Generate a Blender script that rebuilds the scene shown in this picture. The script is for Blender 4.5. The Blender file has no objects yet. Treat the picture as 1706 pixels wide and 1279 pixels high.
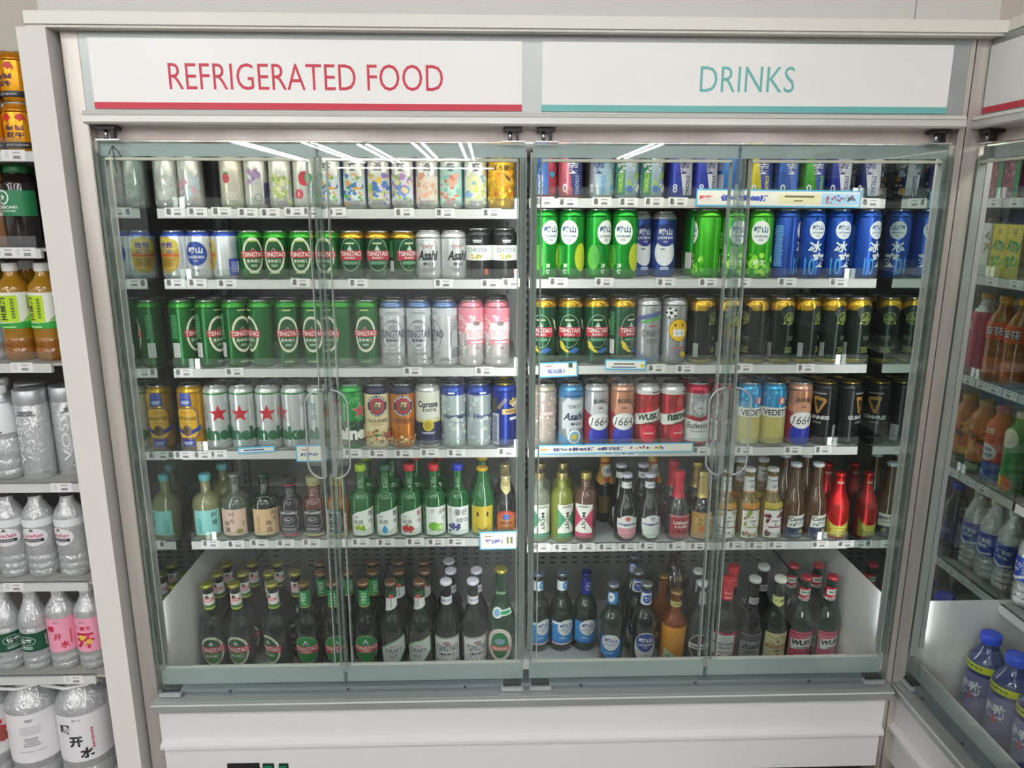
import bpy, bmesh, math, random
from mathutils import Vector, Matrix
random.seed(7)
S = bpy.context.scene
COL = S.collection
PI = math.pi
# ------------------------------------------------------------------ camera
F_PX, PITCH, YAW, ROLL = 1234.6, math.radians(13.13), math.radians(1.8), math.radians(0.11)
CAM = Vector((0.0, -1.6, 1.44))
FW = Vector((math.sin(YAW)*math.cos(PITCH), math.cos(YAW)*math.cos(PITCH), -math.sin(PITCH)))
_rt = Vector((math.cos(YAW), -math.sin(YAW), 0)); _up = _rt.cross(FW)
RT = math.cos(ROLL)*_rt + math.sin(ROLL)*_up
UP = -math.sin(ROLL)*_rt + math.cos(ROLL)*_up
cd = bpy.data.cameras.new('camera'); cd.sensor_width = 36; cd.lens = F_PX/1706*36; cd.clip_start = .05; cd.clip_end = 200
co = bpy.data.objects.new('camera', cd); COL.objects.link(co); S.camera = co
M = Matrix.Identity(4)
for i in range(3):
    M[i][0], M[i][1], M[i][2], M[i][3] = RT[i], UP[i], -FW[i], CAM[i]
co.matrix_world = M
def px2w(u, v, Y=None, Z=None, X=None):
    d = FW + RT*((u-853)/F_PX) - UP*((v-639.5)/F_PX)
    t = (Y-CAM.y)/d.y if Y is not None else ((Z-CAM.z)/d.z if Z is not None else (X-CAM.x)/d.x)
    return CAM + d*t
def xat(u, Y, Z):
    """world X of image column u at depth Y and height Z"""
    a, b = -3.0, 3.0
    for _ in range(40):
        m = (a+b)/2; q = Vector((m, Y, Z))-CAM
        if 853 + F_PX*q.dot(RT)/q.dot(FW) < u: a = m
        else: b = m
    return (a+b)/2
# ------------------------------------------------------------------ world, lamps, exposure
W = bpy.data.worlds.new('store_ambient'); S.world = W; W.use_nodes = True
W.node_tree.nodes['Background'].inputs[0].default_value = (.95, .97, 1, 1)
W.node_tree.nodes['Background'].inputs[1].default_value = 0.55
S.view_settings.view_transform = 'Standard'; S.view_settings.look = 'None'
S.view_settings.gamma = 1; S.view_settings.use_curve_mapping = False
S.view_settings.exposure = 0.38
S.cycles.max_bounces = 10; S.cycles.transparent_max_bounces = 32; S.cycles.glossy_bounces = 5
S.cycles.transmission_bounces = 6; S.cycles.diffuse_bounces = 4
S.cycles.caustics_reflective = False; S.cycles.caustics_refractive = False
S.cycles.sample_clamp_indirect = 4.0
TUBE_E = 27.0       # radiance of the ceiling tubes
MUL_E = 15.5        # added strips behind the mullions, there only to brighten the interior
LED_E = 8.0         # strip under the header, inside the cabinet
# ------------------------------------------------------------------ materials
def lin(h):
    h = h.lstrip('#'); c = [int(h[i:i+2], 16)/255 for i in (0, 2, 4)]
    return tuple(x/12.92 if x <= .04045 else ((x+.055)/1.055)**2.4 for x in c)+(1,)
_m = {}
def mat(col, rough=.5, metal=0.0, noise=0.0, nscale=(8, 8, 8), emit=0, coat=0, bump=0):
    k = (col, rough, metal, noise, nscale, emit, coat, bump)
    if k in _m: return _m[k]
    m = bpy.data.materials.new('m'+col.strip('#')); m.use_nodes = True; nt = m.node_tree; b = nt.nodes['Principled BSDF']
    c = lin(col); b.inputs['Base Color'].default_value = c; b.inputs['Roughness'].default_value = rough
    b.inputs['Metallic'].default_value = metal
    if coat: b.inputs['Coat Weight'].default_value = coat; b.inputs['Coat Roughness'].default_value = .1
    if emit: b.inputs['Emission Color'].default_value = c; b.inputs['Emission Strength'].default_value = emit
    if noise or bump:
        tc = nt.nodes.new('ShaderNodeTexCoord'); mp = nt.nodes.new('ShaderNodeMapping'); mp.inputs['Scale'].default_value = nscale
        n = nt.nodes.new('ShaderNodeTexNoise'); n.inputs['Scale'].default_value = 1; n.inputs['Detail'].default_value = 6
        nt.links.new(tc.outputs['Object'], mp.inputs[0]); nt.links.new(mp.outputs[0], n.inputs['Vector'])
        if noise:
            r = nt.nodes.new('ShaderNodeValToRGB')
            r.color_ramp.elements[0].position = .3; r.color_ramp.elements[1].position = .7
            r.color_ramp.elements[0].color = tuple(x*(1-noise) for x in c[:3])+(1,); r.color_ramp.elements[1].color = tuple(min(1, x*(1+noise)) for x in c[:3])+(1,)
            nt.links.new(n.outputs['Fac'], r.inputs[0]); nt.links.new(r.outputs[0], b.inputs['Base Color'])
        if bump:
            bp = nt.nodes.new('ShaderNodeBump'); bp.inputs['Strength'].default_value = bump; bp.inputs['Distance'].default_value = .001
            nt.links.new(n.outputs['Fac'], bp.inputs['Height']); nt.links.new(bp.outputs[0], b.inputs['Normal'])
    _m[k] = m; return m
def clear(col='#ffffff', k=.85, rough=.02, body='#dfe6e4', blend=None, wob=0):
    """thin clear or tinted sheet: Fresnel gloss over a straight-through tint, (1-k) of it cloudy"""
    key = ('clear', col, k, rough, body, blend, wob)
    if key in _m: return _m[key]
    m = bpy.data.materials.new('clear'); m.use_nodes = True; nt = m.node_tree; nt.nodes.clear()
    o = nt.nodes.new('ShaderNodeOutputMaterial'); t = nt.nodes.new('ShaderNodeBsdfTransparent'); t.inputs[0].default_value = lin(col)
    g = nt.nodes.new('ShaderNodeBsdfGlossy'); g.inputs['Roughness'].default_value = rough; g.inputs['Color'].default_value = (1, 1, 1, 1)
    p = nt.nodes.new('ShaderNodeBsdfPrincipled'); p.inputs['Base Color'].default_value = lin(body); p.inputs['Roughness'].default_value = max(rough, .08)
    lw = nt.nodes.new('ShaderNodeLayerWeight'); lw.inputs[0].default_value = .5
    pw = nt.nodes.new('ShaderNodeMath'); pw.operation = 'POWER'; pw.inputs[1].default_value = 5; nt.links.new(lw.outputs['Facing'], pw.inputs[0])
    f = nt.nodes.new('ShaderNodeMath'); f.operation = 'MULTIPLY_ADD'; f.inputs[1].default_value = 1-(blend or .04); f.inputs[2].default_value = blend or .04; nt.links.new(pw.outputs[0], f.inputs[0])
    if wob:   # moulded ripples in the plastic
        tc = nt.nodes.new('ShaderNodeTexCoord'); mp = nt.nodes.new('ShaderNodeMapping'); mp.inputs['Scale'].default_value = (95, 95, 60)
        n = nt.nodes.new('ShaderNodeTexNoise'); n.inputs['Scale'].default_value = 1; n.inputs['Detail'].default_value = 3; n.inputs['Distortion'].default_value = 1.2
        nt.links.new(tc.outputs['Object'], mp.inputs[0]); nt.links.new(mp.outputs[0], n.inputs['Vector'])
        bp = nt.nodes.new('ShaderNodeBump'); bp.inputs['Strength'].default_value = wob; bp.inputs['Distance'].default_value = .005
        nt.links.new(n.outputs['Fac'], bp.inputs['Height']); nt.links.new(bp.outputs[0], g.inputs['Normal']); nt.links.new(bp.outputs[0], p.inputs['Normal'])
    m1 = nt.nodes.new('ShaderNodeMixShader'); m1.inputs[0].default_value = 1-k
    nt.links.new(t.outputs[0], m1.inputs[1]); nt.links.new(p.outputs[0], m1.inputs[2])
    m2 = nt.nodes.new('ShaderNodeMixShader'); nt.links.new(f.outputs[0], m2.inputs[0])
    nt.links.new(m1.outputs[0], m2.inputs[1]); nt.links.new(g.outputs[0], m2.inputs[2]); nt.links.new(m2.outputs[0], o.inputs[0])
    _m[key] = m; return m
def M_(c):
    """material from a material, a hex string, or a hex with a finish letter: m metallic, g glossy, k foil"""
    if not isinstance(c, str): return c
    if c.endswith('M'): return mat(c[:-1], .27, .52)
    if c.endswith('K'): return mat(c[:-1], .25, .95)
    if c.endswith('G'): return mat(c[:-1], .06, 0, coat=.6)
    return mat(c, .38)
STEEL = mat('#c6c0b8', .42, .65, noise=.18, nscale=(30, 30, 2.2), bump=.15)
ALU = mat('#a9aeac', .42, .6, noise=.10, nscale=(2, 12, 12))
WHITE = mat('#e6e6e2', .35)
SILV = mat('#c9ccce', .22, .95)
GLASS = clear('#fafdfb', .998, .0, blend=.037)
ACRY = clear('#fafcfb', .97, .03, '#e8ecea')
# ------------------------------------------------------------------ mesh helpers
class MB:
    """collects faces with materials and becomes one mesh"""
    def __init__(s): s.v = []; s.f = []; s.mi = []; s.mats = []; s.sm = []
    def slot(s, m):
        m = M_(m)
        if m not in s.mats: s.mats.append(m)
        return s.mats.index(m)
    def add(s, vs, fs, m, smooth=False):
        o = len(s.v); s.v += [tuple(v) for v in vs]; i = s.slot(m)
        for f in fs: s.f.append([o+k for k in f]); s.mi.append(i); s.sm.append(smooth)
    def box(s, x0, x1, y0, y1, z0, z1, m, bev=0):
        if bev:
            bm = bmesh.new(); bmesh.ops.create_cube(bm, size=1)
            for v in bm.verts: v.co = Vector(((x0+x1)/2+v.co.x*(x1-x0), (y0+y1)/2+v.co.y*(y1-y0), (z0+z1)/2+v.co.z*(z1-z0)))
            bmesh.ops.bevel(bm, geom=bm.edges[:], offset=bev, segments=2, affect='EDGES')
            bm.verts.index_update(); s.add([v.co[:] for v in bm.verts], [[v.index for v in f.verts] for f in bm.faces], m); bm.free(); return
        v = [(x, y, z) for x in (x0, x1) for y in (y0, y1) for z in (z0, z1)]
        s.add(v, [(0, 1, 3, 2), (4, 6, 7, 5), (0, 4, 5, 1), (2, 3, 7, 6), (0, 2, 6, 4), (1, 5, 7, 3)], m)
    def lathe(s, prof, m, n=28, sy=1, sub=0):
        """prof: (r, z) in mm from bottom to top; m: one material or one per segment"""
        k = len(prof); vs = []
        for r, z in prof:
            for i in range(n):
                a = 2*PI*i/n; vs.append((r*math.cos(a)/1000, r*math.sin(a)*sy/1000, z/1000))
        o = len(s.v); s.v += vs
        for j in range(k-1):
            mm = m[min(j, len(m)-1)] if isinstance(m, (list, tuple)) else m
            i0 = s.slot(mm)
            for i in range(n):
                a, b = j*n+i, j*n+(i+1) % n
                s.f.append([o+a, o+b, o+b+n, o+a+n]); s.mi.append(i0); s.sm.append(True)
        for j, fl in ((0, True), (k-1, False)):
            if prof[j][0] > .01:
                fc = [o+j*n+i for i in range(n)]; s.f.append(fc[::-1] if fl else fc)
                s.mi.append(s.slot(m[min(j, len(m)-1)] if isinstance(m, (list, tuple)) else m)); s.sm.append(False)
    def tube(s, pts, r, m, n=8, closed=False):
        pts = [Vector(p) for p in pts]; k = len(pts); vs = []; ref = None
        for i, p in enumerate(pts):
            a = pts[i-1] if (i or closed) else p; b = pts[(i+1) % k] if (i < k-1 or closed) else p
            t = (b-a).normalized()
            if ref is None: ref = t.orthogonal().normalized()
            ref = (ref - t*ref.dot(t)).normalized(); w = t.cross(ref)
            for j in range(n): vs.append(p + ref*(r*math.cos(2*PI*j/n)) + w*(r*math.sin(2*PI*j/n)))
        fs = []
        for i in range(k if closed else k-1):
            for j in range(n): fs.append((i*n+j, i*n+(j+1) % n, ((i+1) % k)*n+(j+1) % n, ((i+1) % k)*n+j))
        if not closed: fs += [tuple(range(n))[::-1], tuple((k-1)*n+j for j in range(n))]
        s.add(vs, fs, m, True)
    def prism(s, poly, ax, a0, a1, m):
        """closed outline extruded along axis ax ('x': poly in y,z; 'y': poly in x,z)"""
        n = len(poly); vs = []
        for a in (a0, a1):
            for p, q in poly: vs.append((a, p, q) if ax == 'x' else ((p, a, q) if ax == 'y' else (p, q, a)))
        fs = [tuple(range(n)), tuple(range(n, 2*n))[::-1]]+[(i, i+n, (i+1) % n+n, (i+1) % n) for i in range(n)]
        s.add(vs, fs, m)
    def mesh(s, name):
        me = bpy.data.meshes.new(name); me.from_pydata(s.v, [], s.f)
        for m in s.mats: me.materials.append(m)
        me.polygons.foreach_set('material_index', s.mi); me.polygons.foreach_set('use_smooth', s.sm); me.update()
        return me
_t = {}
def text2d(st, bold=0., shear=0.):
    k = (st, bold, shear)
    if k not in _t:
        cu = bpy.data.curves.new('t', 'FONT'); cu.body = st; cu.resolution_u = 3; cu.offset = bold; cu.shear = shear; cu.fill_mode = 'FRONT'
        ob = bpy.data.objects.new('t', cu); me = ob.to_mesh()
        vs = [(v.co.x, v.co.y) for v in me.vertices]; fs = [tuple(p.vertices) for p in me.polygons]
        ob.to_mesh_clear(); bpy.data.objects.remove(ob); bpy.data.curves.remove(cu)
        if not vs: vs = [(0, 0), (1, 0), (1, 1)]; fs = [(0, 1, 2)]
        x0 = min(v[0] for v in vs); x1 = max(v[0] for v in vs); y0 = min(v[1] for v in vs); y1 = max(v[1] for v in vs)
        _t[k] = ([(v[0]-(x0+x1)/2, v[1]-(y0+y1)/2) for v in vs], fs, x1-x0, y1-y0)
    return _t[k]
def bl(bm): return bm.verts[:]+bm.edges[:]+bm.faces[:]
class Art:
    """flat artwork in millimetres laid onto a round or flat surface; every piece sits a hair above the last"""
    def __init__(s, mb, prof=None, lift=.22, step=.16): s.mb = mb; s.prof = prof; s.n = 0; s.lift = lift; s.step = step; s.zk = 1.0
    def R(s, z):
        p = s.prof
        for (r0, z0), (r1, z1) in zip(p, p[1:]):
            if z0 <= z <= z1 and z1 > z0: return r0+(r1-r0)*(z-z0)/(z1-z0)
        return p[-1][0] if z > p[-1][1] else p[0][0]
    def put(s, vs, fs, col):
        s.n += 1; off = s.lift+s.step*s.n
        if s.zk != 1: vs = [(x, z*s.zk) for x, z in vs]
        if s.prof is None:
            s.mb.add([(x/1000, -off/1000, z/1000) for x, z in vs], fs, col); return
        xs = [v[0] for v in vs]; zs = [v[1] for v in vs]
        zm = (min(zs)+max(zs))/2; r0 = s.R(zm)
        bm = bmesh.new(); bv = [bm.verts.new((x, z, 0)) for x, z in vs]
        for f in fs:
            try: bm.faces.new([bv[i] for i in f])
            except ValueError: pass
        st = max(3., r0*.2)
        for k in range(math.ceil(min(xs)/st), math.floor(max(xs)/st)+1):
            bmesh.ops.bisect_plane(bm, geom=bl(bm), plane_co=(k*st, 0, 0), plane_no=(1, 0, 0))
        if abs(s.R(min(zs))-s.R(max(zs))) > .3 or abs(r0-s.R(min(zs))) > .3:
            for r, z in s.prof:
                if min(zs) < z < max(zs): bmesh.ops.bisect_plane(bm, geom=bl(bm), plane_co=(0, z, 0), plane_no=(0, 1, 0))
        out = []
        for v in bm.verts:
            R = s.R(v.co.y); th = v.co.x/r0; q = R+off
            out.append((q*math.sin(th)/1000, -q*math.cos(th)/1000, v.co.y/1000))
        bm.verts.index_update()
        s.mb.add(out, [[v.index for v in f.verts] for f in bm.faces], col, True); bm.free()
    def r(s, x0, z0, x1, z1, c): s.put([(x0, z0), (x1, z0), (x1, z1), (x0, z1)], [(0, 1, 2, 3)], c); return s
    def p(s, pts, c):
        bm = bmesh.new(); f = bm.faces.new([bm.verts.new((x, z, 0)) for x, z in pts]); bmesh.ops.triangulate(bm, faces=[f])
        bm.verts.index_update(); vs = [(v.co.x, v.co.y) for v in bm.verts]; fs = [tuple(v.index for v in g.verts) for g in bm.faces]; bm.free()
        s.put(vs, fs, c); return s
    def e(s, cx, cz, rx, rz, c, n=28): return s.put([(cx+rx*math.cos(2*PI*i/n), cz+rz*math.sin(2*PI*i/n)) for i in range(n)], [tuple(range(n))], c) or s
    def o(s, cx, cz, rx, rz, w, c, n=28):
        vs = [(cx+(rx-d)*math.cos(2*PI*i/n), cz+(rz-d)*math.sin(2*PI*i/n)) for d in (0, w) for i in range(n)]
        s.put(vs, [(i, (i+1) % n, (i+1) % n+n, i+n) for i in range(n)], c); return s
    def star(s, cx, cz, R, c):
        return s.p([(cx+(R if i % 2 == 0 else R*.4)*math.sin(PI*i/5), cz+(R if i % 2 == 0 else R*.4)*math.cos(PI*i/5)) for i in range(10)], c)
    def t(s, st, cx, cz, h, c, w=None, rot=0, bold=0., shear=0.):
        vs, fs, tw, th = text2d(st, bold, shear); k = h/th; kx = (w/tw) if w else k
        a = math.radians(rot); ca, sa = math.cos(a), math.sin(a)
        s.put([(cx+x*kx*ca-y*k*sa, cz+x*kx*sa+y*k*ca) for x, y in vs], fs, c); return s
    def bar(s, cx, cz, w, h, c='#1c1c1c', bg='#e8e8e4'):
        s.r(cx-w/2, cz-h/2, cx+w/2, cz+h/2, bg); n = int(h/2)
        vs = []; fs = []
        for i in range(n):
            z = cz-h/2+h*(i+.5)/n; t = .5 if i % 3 else .85
            o = len(vs); vs += [(cx-w*.4, z-t/2), (cx+w*.4, z-t/2), (cx+w*.4, z+t/2), (cx-w*.4, z+t/2)]; fs.append((o, o+1, o+2, o+3))
        s.put(vs, fs, c); return s
    def lines(s, cx, cz, w, h, n, c):
        vs = []; fs = []; rr = random.Random(int(cx*7+cz*3+n))
        for i in range(n):
            z = cz+h/2-h*(i+.5)/n; t = h/n*.36; ww = w*(.7+.3*rr.random())
            o = len(vs); vs += [(cx-ww/2, z-t), (cx+ww/2, z-t), (cx+ww/2, z+t), (cx-ww/2, z+t)]; fs.append((o, o+1, o+2, o+3))
        s.put(vs, fs, c); return s
    def blobs(s, x0, x1, z0, z1, n, cols, r=5, seed=1):
        rr = random.Random(seed)
        for c in cols:
            vs = []; fs = []
            for _ in range(n):
                x = rr.uniform(x0, x1); z = rr.uniform(z0, z1); q = r*rr.uniform(.4, 1.1); o = len(vs); k = 7
                vs += [(x+q*math.cos(2*PI*i/k+1)*rr.uniform(.7, 1.1), z+q*math.sin(2*PI*i/k+1)*rr.uniform(.7, 1.1)) for i in range(k)]; fs.append(tuple(range(o, o+k)))
            s.put(vs, fs, c)
        return s
# ------------------------------------------------------------------ objects
ALL = []
def tag(o, label=None, cat=None, group=None, kind=None):
    if label: o['label'] = label
    if cat: o['category'] = cat
    if group: o['group'] = group
    if kind: o['kind'] = kind
    return o
def ob(name, me, parent=None, loc=(0, 0, 0), label=None):
    if isinstance(me, MB): me = me.mesh(name)
    o = bpy.data.objects.new(name, me); COL.objects.link(o); o.location = loc
    if parent: o.parent = parent
    if label: o['label'] = label
    return o
def empty(name, loc=(0, 0, 0)):
    o = bpy.data.objects.new(name, None); COL.objects.link(o); o.location = loc; o.empty_display_size = .05; return o
class Kind:
    """one kind of product: its name, its look in words and its part meshes"""
    def __init__(s, name, cat, look, parts, r, h): s.name, s.cat, s.look, s.parts, s.r, s.h = name, cat, look, parts, r, h
    def make(s, loc, rot=0, tilt=0):
        e = empty(s.name, loc); e.rotation_euler = (-math.radians(tilt), 0, math.radians(rot)); e.rotation_mode = 'XYZ'
        if tilt: e.rotation_euler = (Matrix.Rotation(-math.radians(tilt), 3, 'X') @ Matrix.Rotation(math.radians(rot), 3, 'Z')).to_euler()
        for nm, me, lb in s.parts: ob(nm, me, e, label=lb)
        e['category'] = s.cat
        return e
K = {}
def lid_mesh(rn, H, col=SILV):
    b = MB()
    b.lathe([(rn, H-4), (rn+.9, H-1.6), (rn+.7, H), (rn-.5, H-.2), (rn-1.5, H-4), (rn-3.2, H-4.6), (.01, H-4.4)], col, 28)
    b.lathe([(6, H-4.2), (6, H-3.4), (.01, H-3.4)], col, 12)
    b.box(-.0085, .0085, -.004, .016, (H-3.4)/1000, (H-2.4)/1000, col)
    return b.mesh('lid')
def can(key, look, base, art, R=32.4, H=168, neck=None, lid=SILV, foot=None, name='drink_can', nz=None, cat='can'):
    rn = R-6.4 if R > 28 else R-3
    nz = nz or H-20
    prof = [(R-9, 0), (R-6, 1), (R-1, 7), (R, 12), (R, nz), (R, min(nz+3, H-20)) if nz < H-24 else (R-.1, nz+.5), (R, H-20), (R-.7, H-15), (R-2.6, H-10), (rn, H-4)]
    bc = M_(base); nk = M_(neck or base); ft = M_(foot or base)
    b = MB(); b.lathe(prof, [SILV, ft, ft, bc, nk, nk, nk, nk, nk], 32)
    A = Art(b, prof); art(A)
    K[key] = Kind(name, cat, look, [('body', b.mesh('body'), None), ('lid', lid_mesh(rn, H, lid), None)], R/1000, H/1000)
def bot_prof(H, R, z1, z2, rn, lip=2.0):
    p = [(R-5, 0), (R-1.5, 2.2), (R, 6), (R, z1)]
    for i in range(1, 8):
        t = i/7; s_ = (1-math.cos(PI*t))/2
        p.append((R+(rn+1.6-R)*s_, z1+(z2-z1)*t))
    p += [(rn, H-16), (rn, H-10), (rn+lip*.6, H-9), (rn+lip*.6, H-6), (rn, H-5), (rn, H-2)]
    return p
def bot2(H, R, z1, z2, rn, lip=2.0):
    p = [(R-5, 0), (R-1.5, 2.2), (R, 6), (R, z1)]
    for i in range(1, 9):
        t = i/8; p.append((rn+(R-rn)*(1-t**2.1)**.62, z1+(z2-z1)*t))
    return p + [(rn, H-14), (rn, H-10), (rn+lip*.6, H-9), (rn+lip*.6, H-6), (rn, H-5), (rn, H-2)]
def bottle(key, look, glass, H, R, z1, z2, rn, cap, label=None, neck=None, capH=9, capR=None, capz=None, extra=None, name='bottle', foil=None, prof=None, cat='bottle', n=28, zk=1.0):
    prof = prof or bot_prof(H, R, z1, z2, rn); parts = []
    b = MB(); b.lathe(prof, [M_(g) for g in glass] if isinstance(glass, list) else M_(glass), n); parts.append(('body', b.mesh('body'), None))
    cr = capR or rn+2.6; c = MB(); z0 = H-(capz or capH)
    c.lathe([(cr-.4, z0), (cr, z0+1), (cr-.3, H-2), (cr-1.6, H-.3), (cr-3, H), (.01, H)], M_(cap), 24 if capH > 11 else 21); parts.append(('cap', c.mesh('cap'), None))
    if label:
        l = MB(); A = Art(l, prof, .35); A.zk = zk; label(A); parts.append(('label', l.mesh('label'), None))
    if neck:
        l = MB(); A = Art(l, prof, .35); neck(A); parts.append(('neck_label', l.mesh('neck_label'), None))
    if extra:
        l = MB(); A = Art(l, prof, .5); extra(A, l); parts.append(('foil' if foil else 'collar', l.mesh('foil'), None))
    K[key] = Kind(name, cat, look, parts, R/1000, H/1000)
# ------------------------------------------------------------------ the products: cans
WH, BK, RD, CR = '#eceae4', '#15161a', '#b81f2c', '#d9d8bf'
def tsing(H, sc=1.0, gold=False, banana=False):
    def art(A):
        c = H*.5
        if not gold:
            A.e(0, c, 27*sc, 45*sc, CR).e(0, c, 22*sc, 38.5*sc, '#0d4a20').e(0, c-14*sc, 18*sc, 18*sc, '#11552a')
            A.p([(-6, c+10), (0, c+19*sc), (6, c+10)], '#b9b7b0').e(0, c+12*sc, 3, 4, '#8d2230')
            A.r(-30*sc, c-6*sc, 30*sc, c+10.5*sc, '#b3222c').t('TSINGTAO', 0, c+2.2*sc, 11*sc, WH, 55*sc, bold=.012)
            A.t('青岛啤酒', 0, c-14.5*sc, 9*sc, '#c9d2c0', 34*sc, bold=.02).lines(0, c-26*sc, 18*sc, 6, 2, '#9fb89a')
            A.lines(0, H-24, 26, 4, 1, '#b7c77a').lines(0, 16, 30, 4, 1, '#a9c48a')
        else:
            A.o(0, c+2, 28*sc, 42*sc, 1.4, '#9fae8a').lines(0, c+30*sc, 30*sc, 5, 1, '#c3cba0')
            A.p([(-8, c+11), (0, c+27*sc), (8, c+11)], '#8fa58c').e(0, c+15*sc, 3.4, 5, '#c7cec6')
            A.r(-31*sc, c-12*sc, 31*sc, c+12*sc, '#a81e34').t('TSINGTAO', 0, c+4*sc, 11*sc, WH, 56*sc, bold=.012).t('青岛啤酒', 0, c-6.5*sc, 6*sc, '#e4cfc8', 28*sc, bold=.02)
            A.lines(0, c-19*sc, 44*sc, 8, 3, '#5f9a74')
            if banana:
                A.p([(-26, c-22), (-22, c-40), (-6, c-52), (6, c-52), (-8, c-42), (-16, c-26)], '#c9b72e').p([(-2, c-50), (14, c-38), (28, c-44), (14, c-54)], '#2d5fa0').p([(30, c+34), (36, c+10), (43, c+2), (38, c+26)], '#b9c79a')
        A.bar(-52*sc, H*.27, 17*sc, H*.22).lines(-52*sc, H*.62, 18, H*.36, 12, '#3c8a52')
        A.bar(80*sc, H*.27, 17*sc, H*.22)
    return art
can('tsing500', 'tall green can with cream oval', '#0c5f26M', tsing(168), neck='#2b8a2cM')
can('tsing330', 'short green can with cream oval', '#0c5f26M', tsing(116, .95), H=116, neck='#2f9a2aM')
can('tsingG330', 'short green can with gold top', '#084a2bM', tsing(116, .95, True), H=116, neck=mat('#c79a2c', .24, .8), nz=96)
can('tsingG500', 'tall green can with gold top', '#084a2bM', tsing(168, 1, True, True), neck=mat('#c39a30', .24, .8), nz=146)
def whitets(A):
    A.r(-101, 128, 101, 146, '#c3c8cf').e(0, 116, 12, 4, '#8b9098').lines(0, 136, 40, 6, 2, '#9aa2ac').o(0, 80, 29, 38, 1.2, '#4b5468')
    A.e(0, 100, 9, 6, '#8d8f96').t('TSINGTAO', 0, 84, 19, '#3c4a68', 66, bold=.01).t('青岛啤酒', 0, 68, 8, '#343e52', 34, bold=.02).t('白啤', 0, 56, 6, '#343e52')
    A.lines(0, 34, 44, 8, 2, '#8a8f98').blobs(-46, 46, 10, 26, 9, ['#9aa39f', '#6f7a76'], 4, 3)
    A.lines(62, 84, 26, 64, 16, '#a6aaaa').e(62, 104, 7, 9, '#8f9694').p([(50, 50), (58, 92), (70, 92), (76, 48)], '#a9aeb0').o(62, 72, 12, 26, 1, '#545a60').lines(62, 34, 22, 18, 5, '#7d8384')
can('tswhite', 'tall white can with blue top', '#d5d7d9M', whitets, neck='#5d7aa8M')
def pinkts(A):
    A.r(-101, 92, 101, 147, '#e58a9b').blobs(-60, 60, 84, 128, 26, ['#eab3bb', '#f0dadb', '#e58a9b'], 6, 5).r(-14, 70, 40, 112, '#f0dde0')
    A.e(12, 110, 9, 6, '#8a7678').t('TSINGTAO', 10, 84, 18, '#e39aa7', 54).r(-12, 58, 40, 68, '#e58896').lines(13, 63, 44, 6, 1, '#f3e3e3').t('白啤', 14, 48, 6, '#544a4c')
    A.blobs(-40, -14, 20, 62, 10, ['#9fb0a0', '#d8cfcf'], 5, 2).o(-24, 44, 12, 26, 1, '#8d9c90').lines(4, 24, 56, 14, 4, '#b5aeb0')
can('tspink', 'tall pink and white can', '#ead9dcM', pinkts, neck='#e58a9bM')
def laogreen(A):
    A.e(0, 112, 23, 29, '#e6ebe4').t('崂山', 0, 119, 16, '#2c4f80', 34, bold=.03).t('LAOSHAN', 0, 103, 6, '#2c4f80', 34, bold=.02).t('啤酒', 0, 94, 5, '#30507c')
    A.e(32, 52, 17, 34, '#b9c832').e(-32, 52, 15, 30, '#58b030').t('清', -8, 32, 11, '#d8ead0', bold=.02).t('爽', -8, 18, 11, '#d8ead0', bold=.02)
    for k in range(9): A.p([(-34, 76-k*5), (-22, 82-k*5), (-10, 76-k*5), (-10, 74-k*5), (-22, 80-k*5), (-34, 74-k*5)], '#3aa64a')
    A.bar(80, 40, 20, 44).lines(80, 96, 22, 50, 9, '#7fd070').bar(-70, 40, 16, 40)
can('laogreen', 'tall green can with white disc', '#12912aM', laogreen, neck='#129a2cM')
def laolime(A):
    A.e(0, 112, 23, 29, '#e6ebe4').t('崂山', 0, 119, 16, '#2c4f80', 34, bold=.03).t('LAOSHAN', 0, 103, 6, '#2c4f80', 34, bold=.02).t('啤酒', 0, 94, 5, '#30507c')
    A.blobs(-40, 40, 12, 60, 12, ['#7fd23a', '#a8e050', '#4fb428'], 7, 8).t('原生', 0, 40, 14, '#d9f0c0', bold=.03)
    A.bar(98, 36, 22, 44).lines(98, 92, 24, 40, 6, '#c8ee9a')
can('laolime', 'tall lime green can', '#3fae22M', laolime, neck='#4fb82aM')
def laoblue(A):
    A.e(0, 118, 20, 22, '#e4ebf0').t('崂山', 0, 124, 12, '#3b5a86', 28, bold=.03).t('LAOSHAN', 0, 112, 5, '#3b5a86', 29, bold=.02).t('啤酒', 0, 104, 4, '#30507c')
    A.t('10', -14, 30, 42, '#3f9bd8', 24, bold=.01).t('冰', -4, 78, 27, '#dfe6ea', 32, bold=.03, shear=.15).t('爽', 10, 46, 36, '#dfe6ea', 36, bold=.03, shear=-.15)
    A.bar(62, 34, 20, 40).lines(62, 80, 18, 34, 5, '#8fb0dc').lines(-66, 80, 24, 100, 22, '#5b92d6')
can('laoblue', 'tall blue can with white disc', '#1249a8M', laoblue, neck='#1450b0M')
def laonavy(A):
    A.e(0, 62, 27, 34, '#d7dade').e(0, 104, 27, 28, '#23357f').t('崂山', 0, 112, 16, '#dfe2ea', 34, bold=.03).t('LAOSHAN', 0, 98, 7, '#dfe2ea', 38, bold=.02).t('啤酒', 0, 88, 5, '#dfe2ea')
    A.lines(-6, 70, 14, 4, 1, '#3a4a6a').lines(0, 22, 22, 8, 2, '#b8c4e0')
can('laonavy', 'tall navy and silver can', '#2a4c9cM', laonavy, neck='#c6c9ceM', R=31, H=162)
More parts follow.
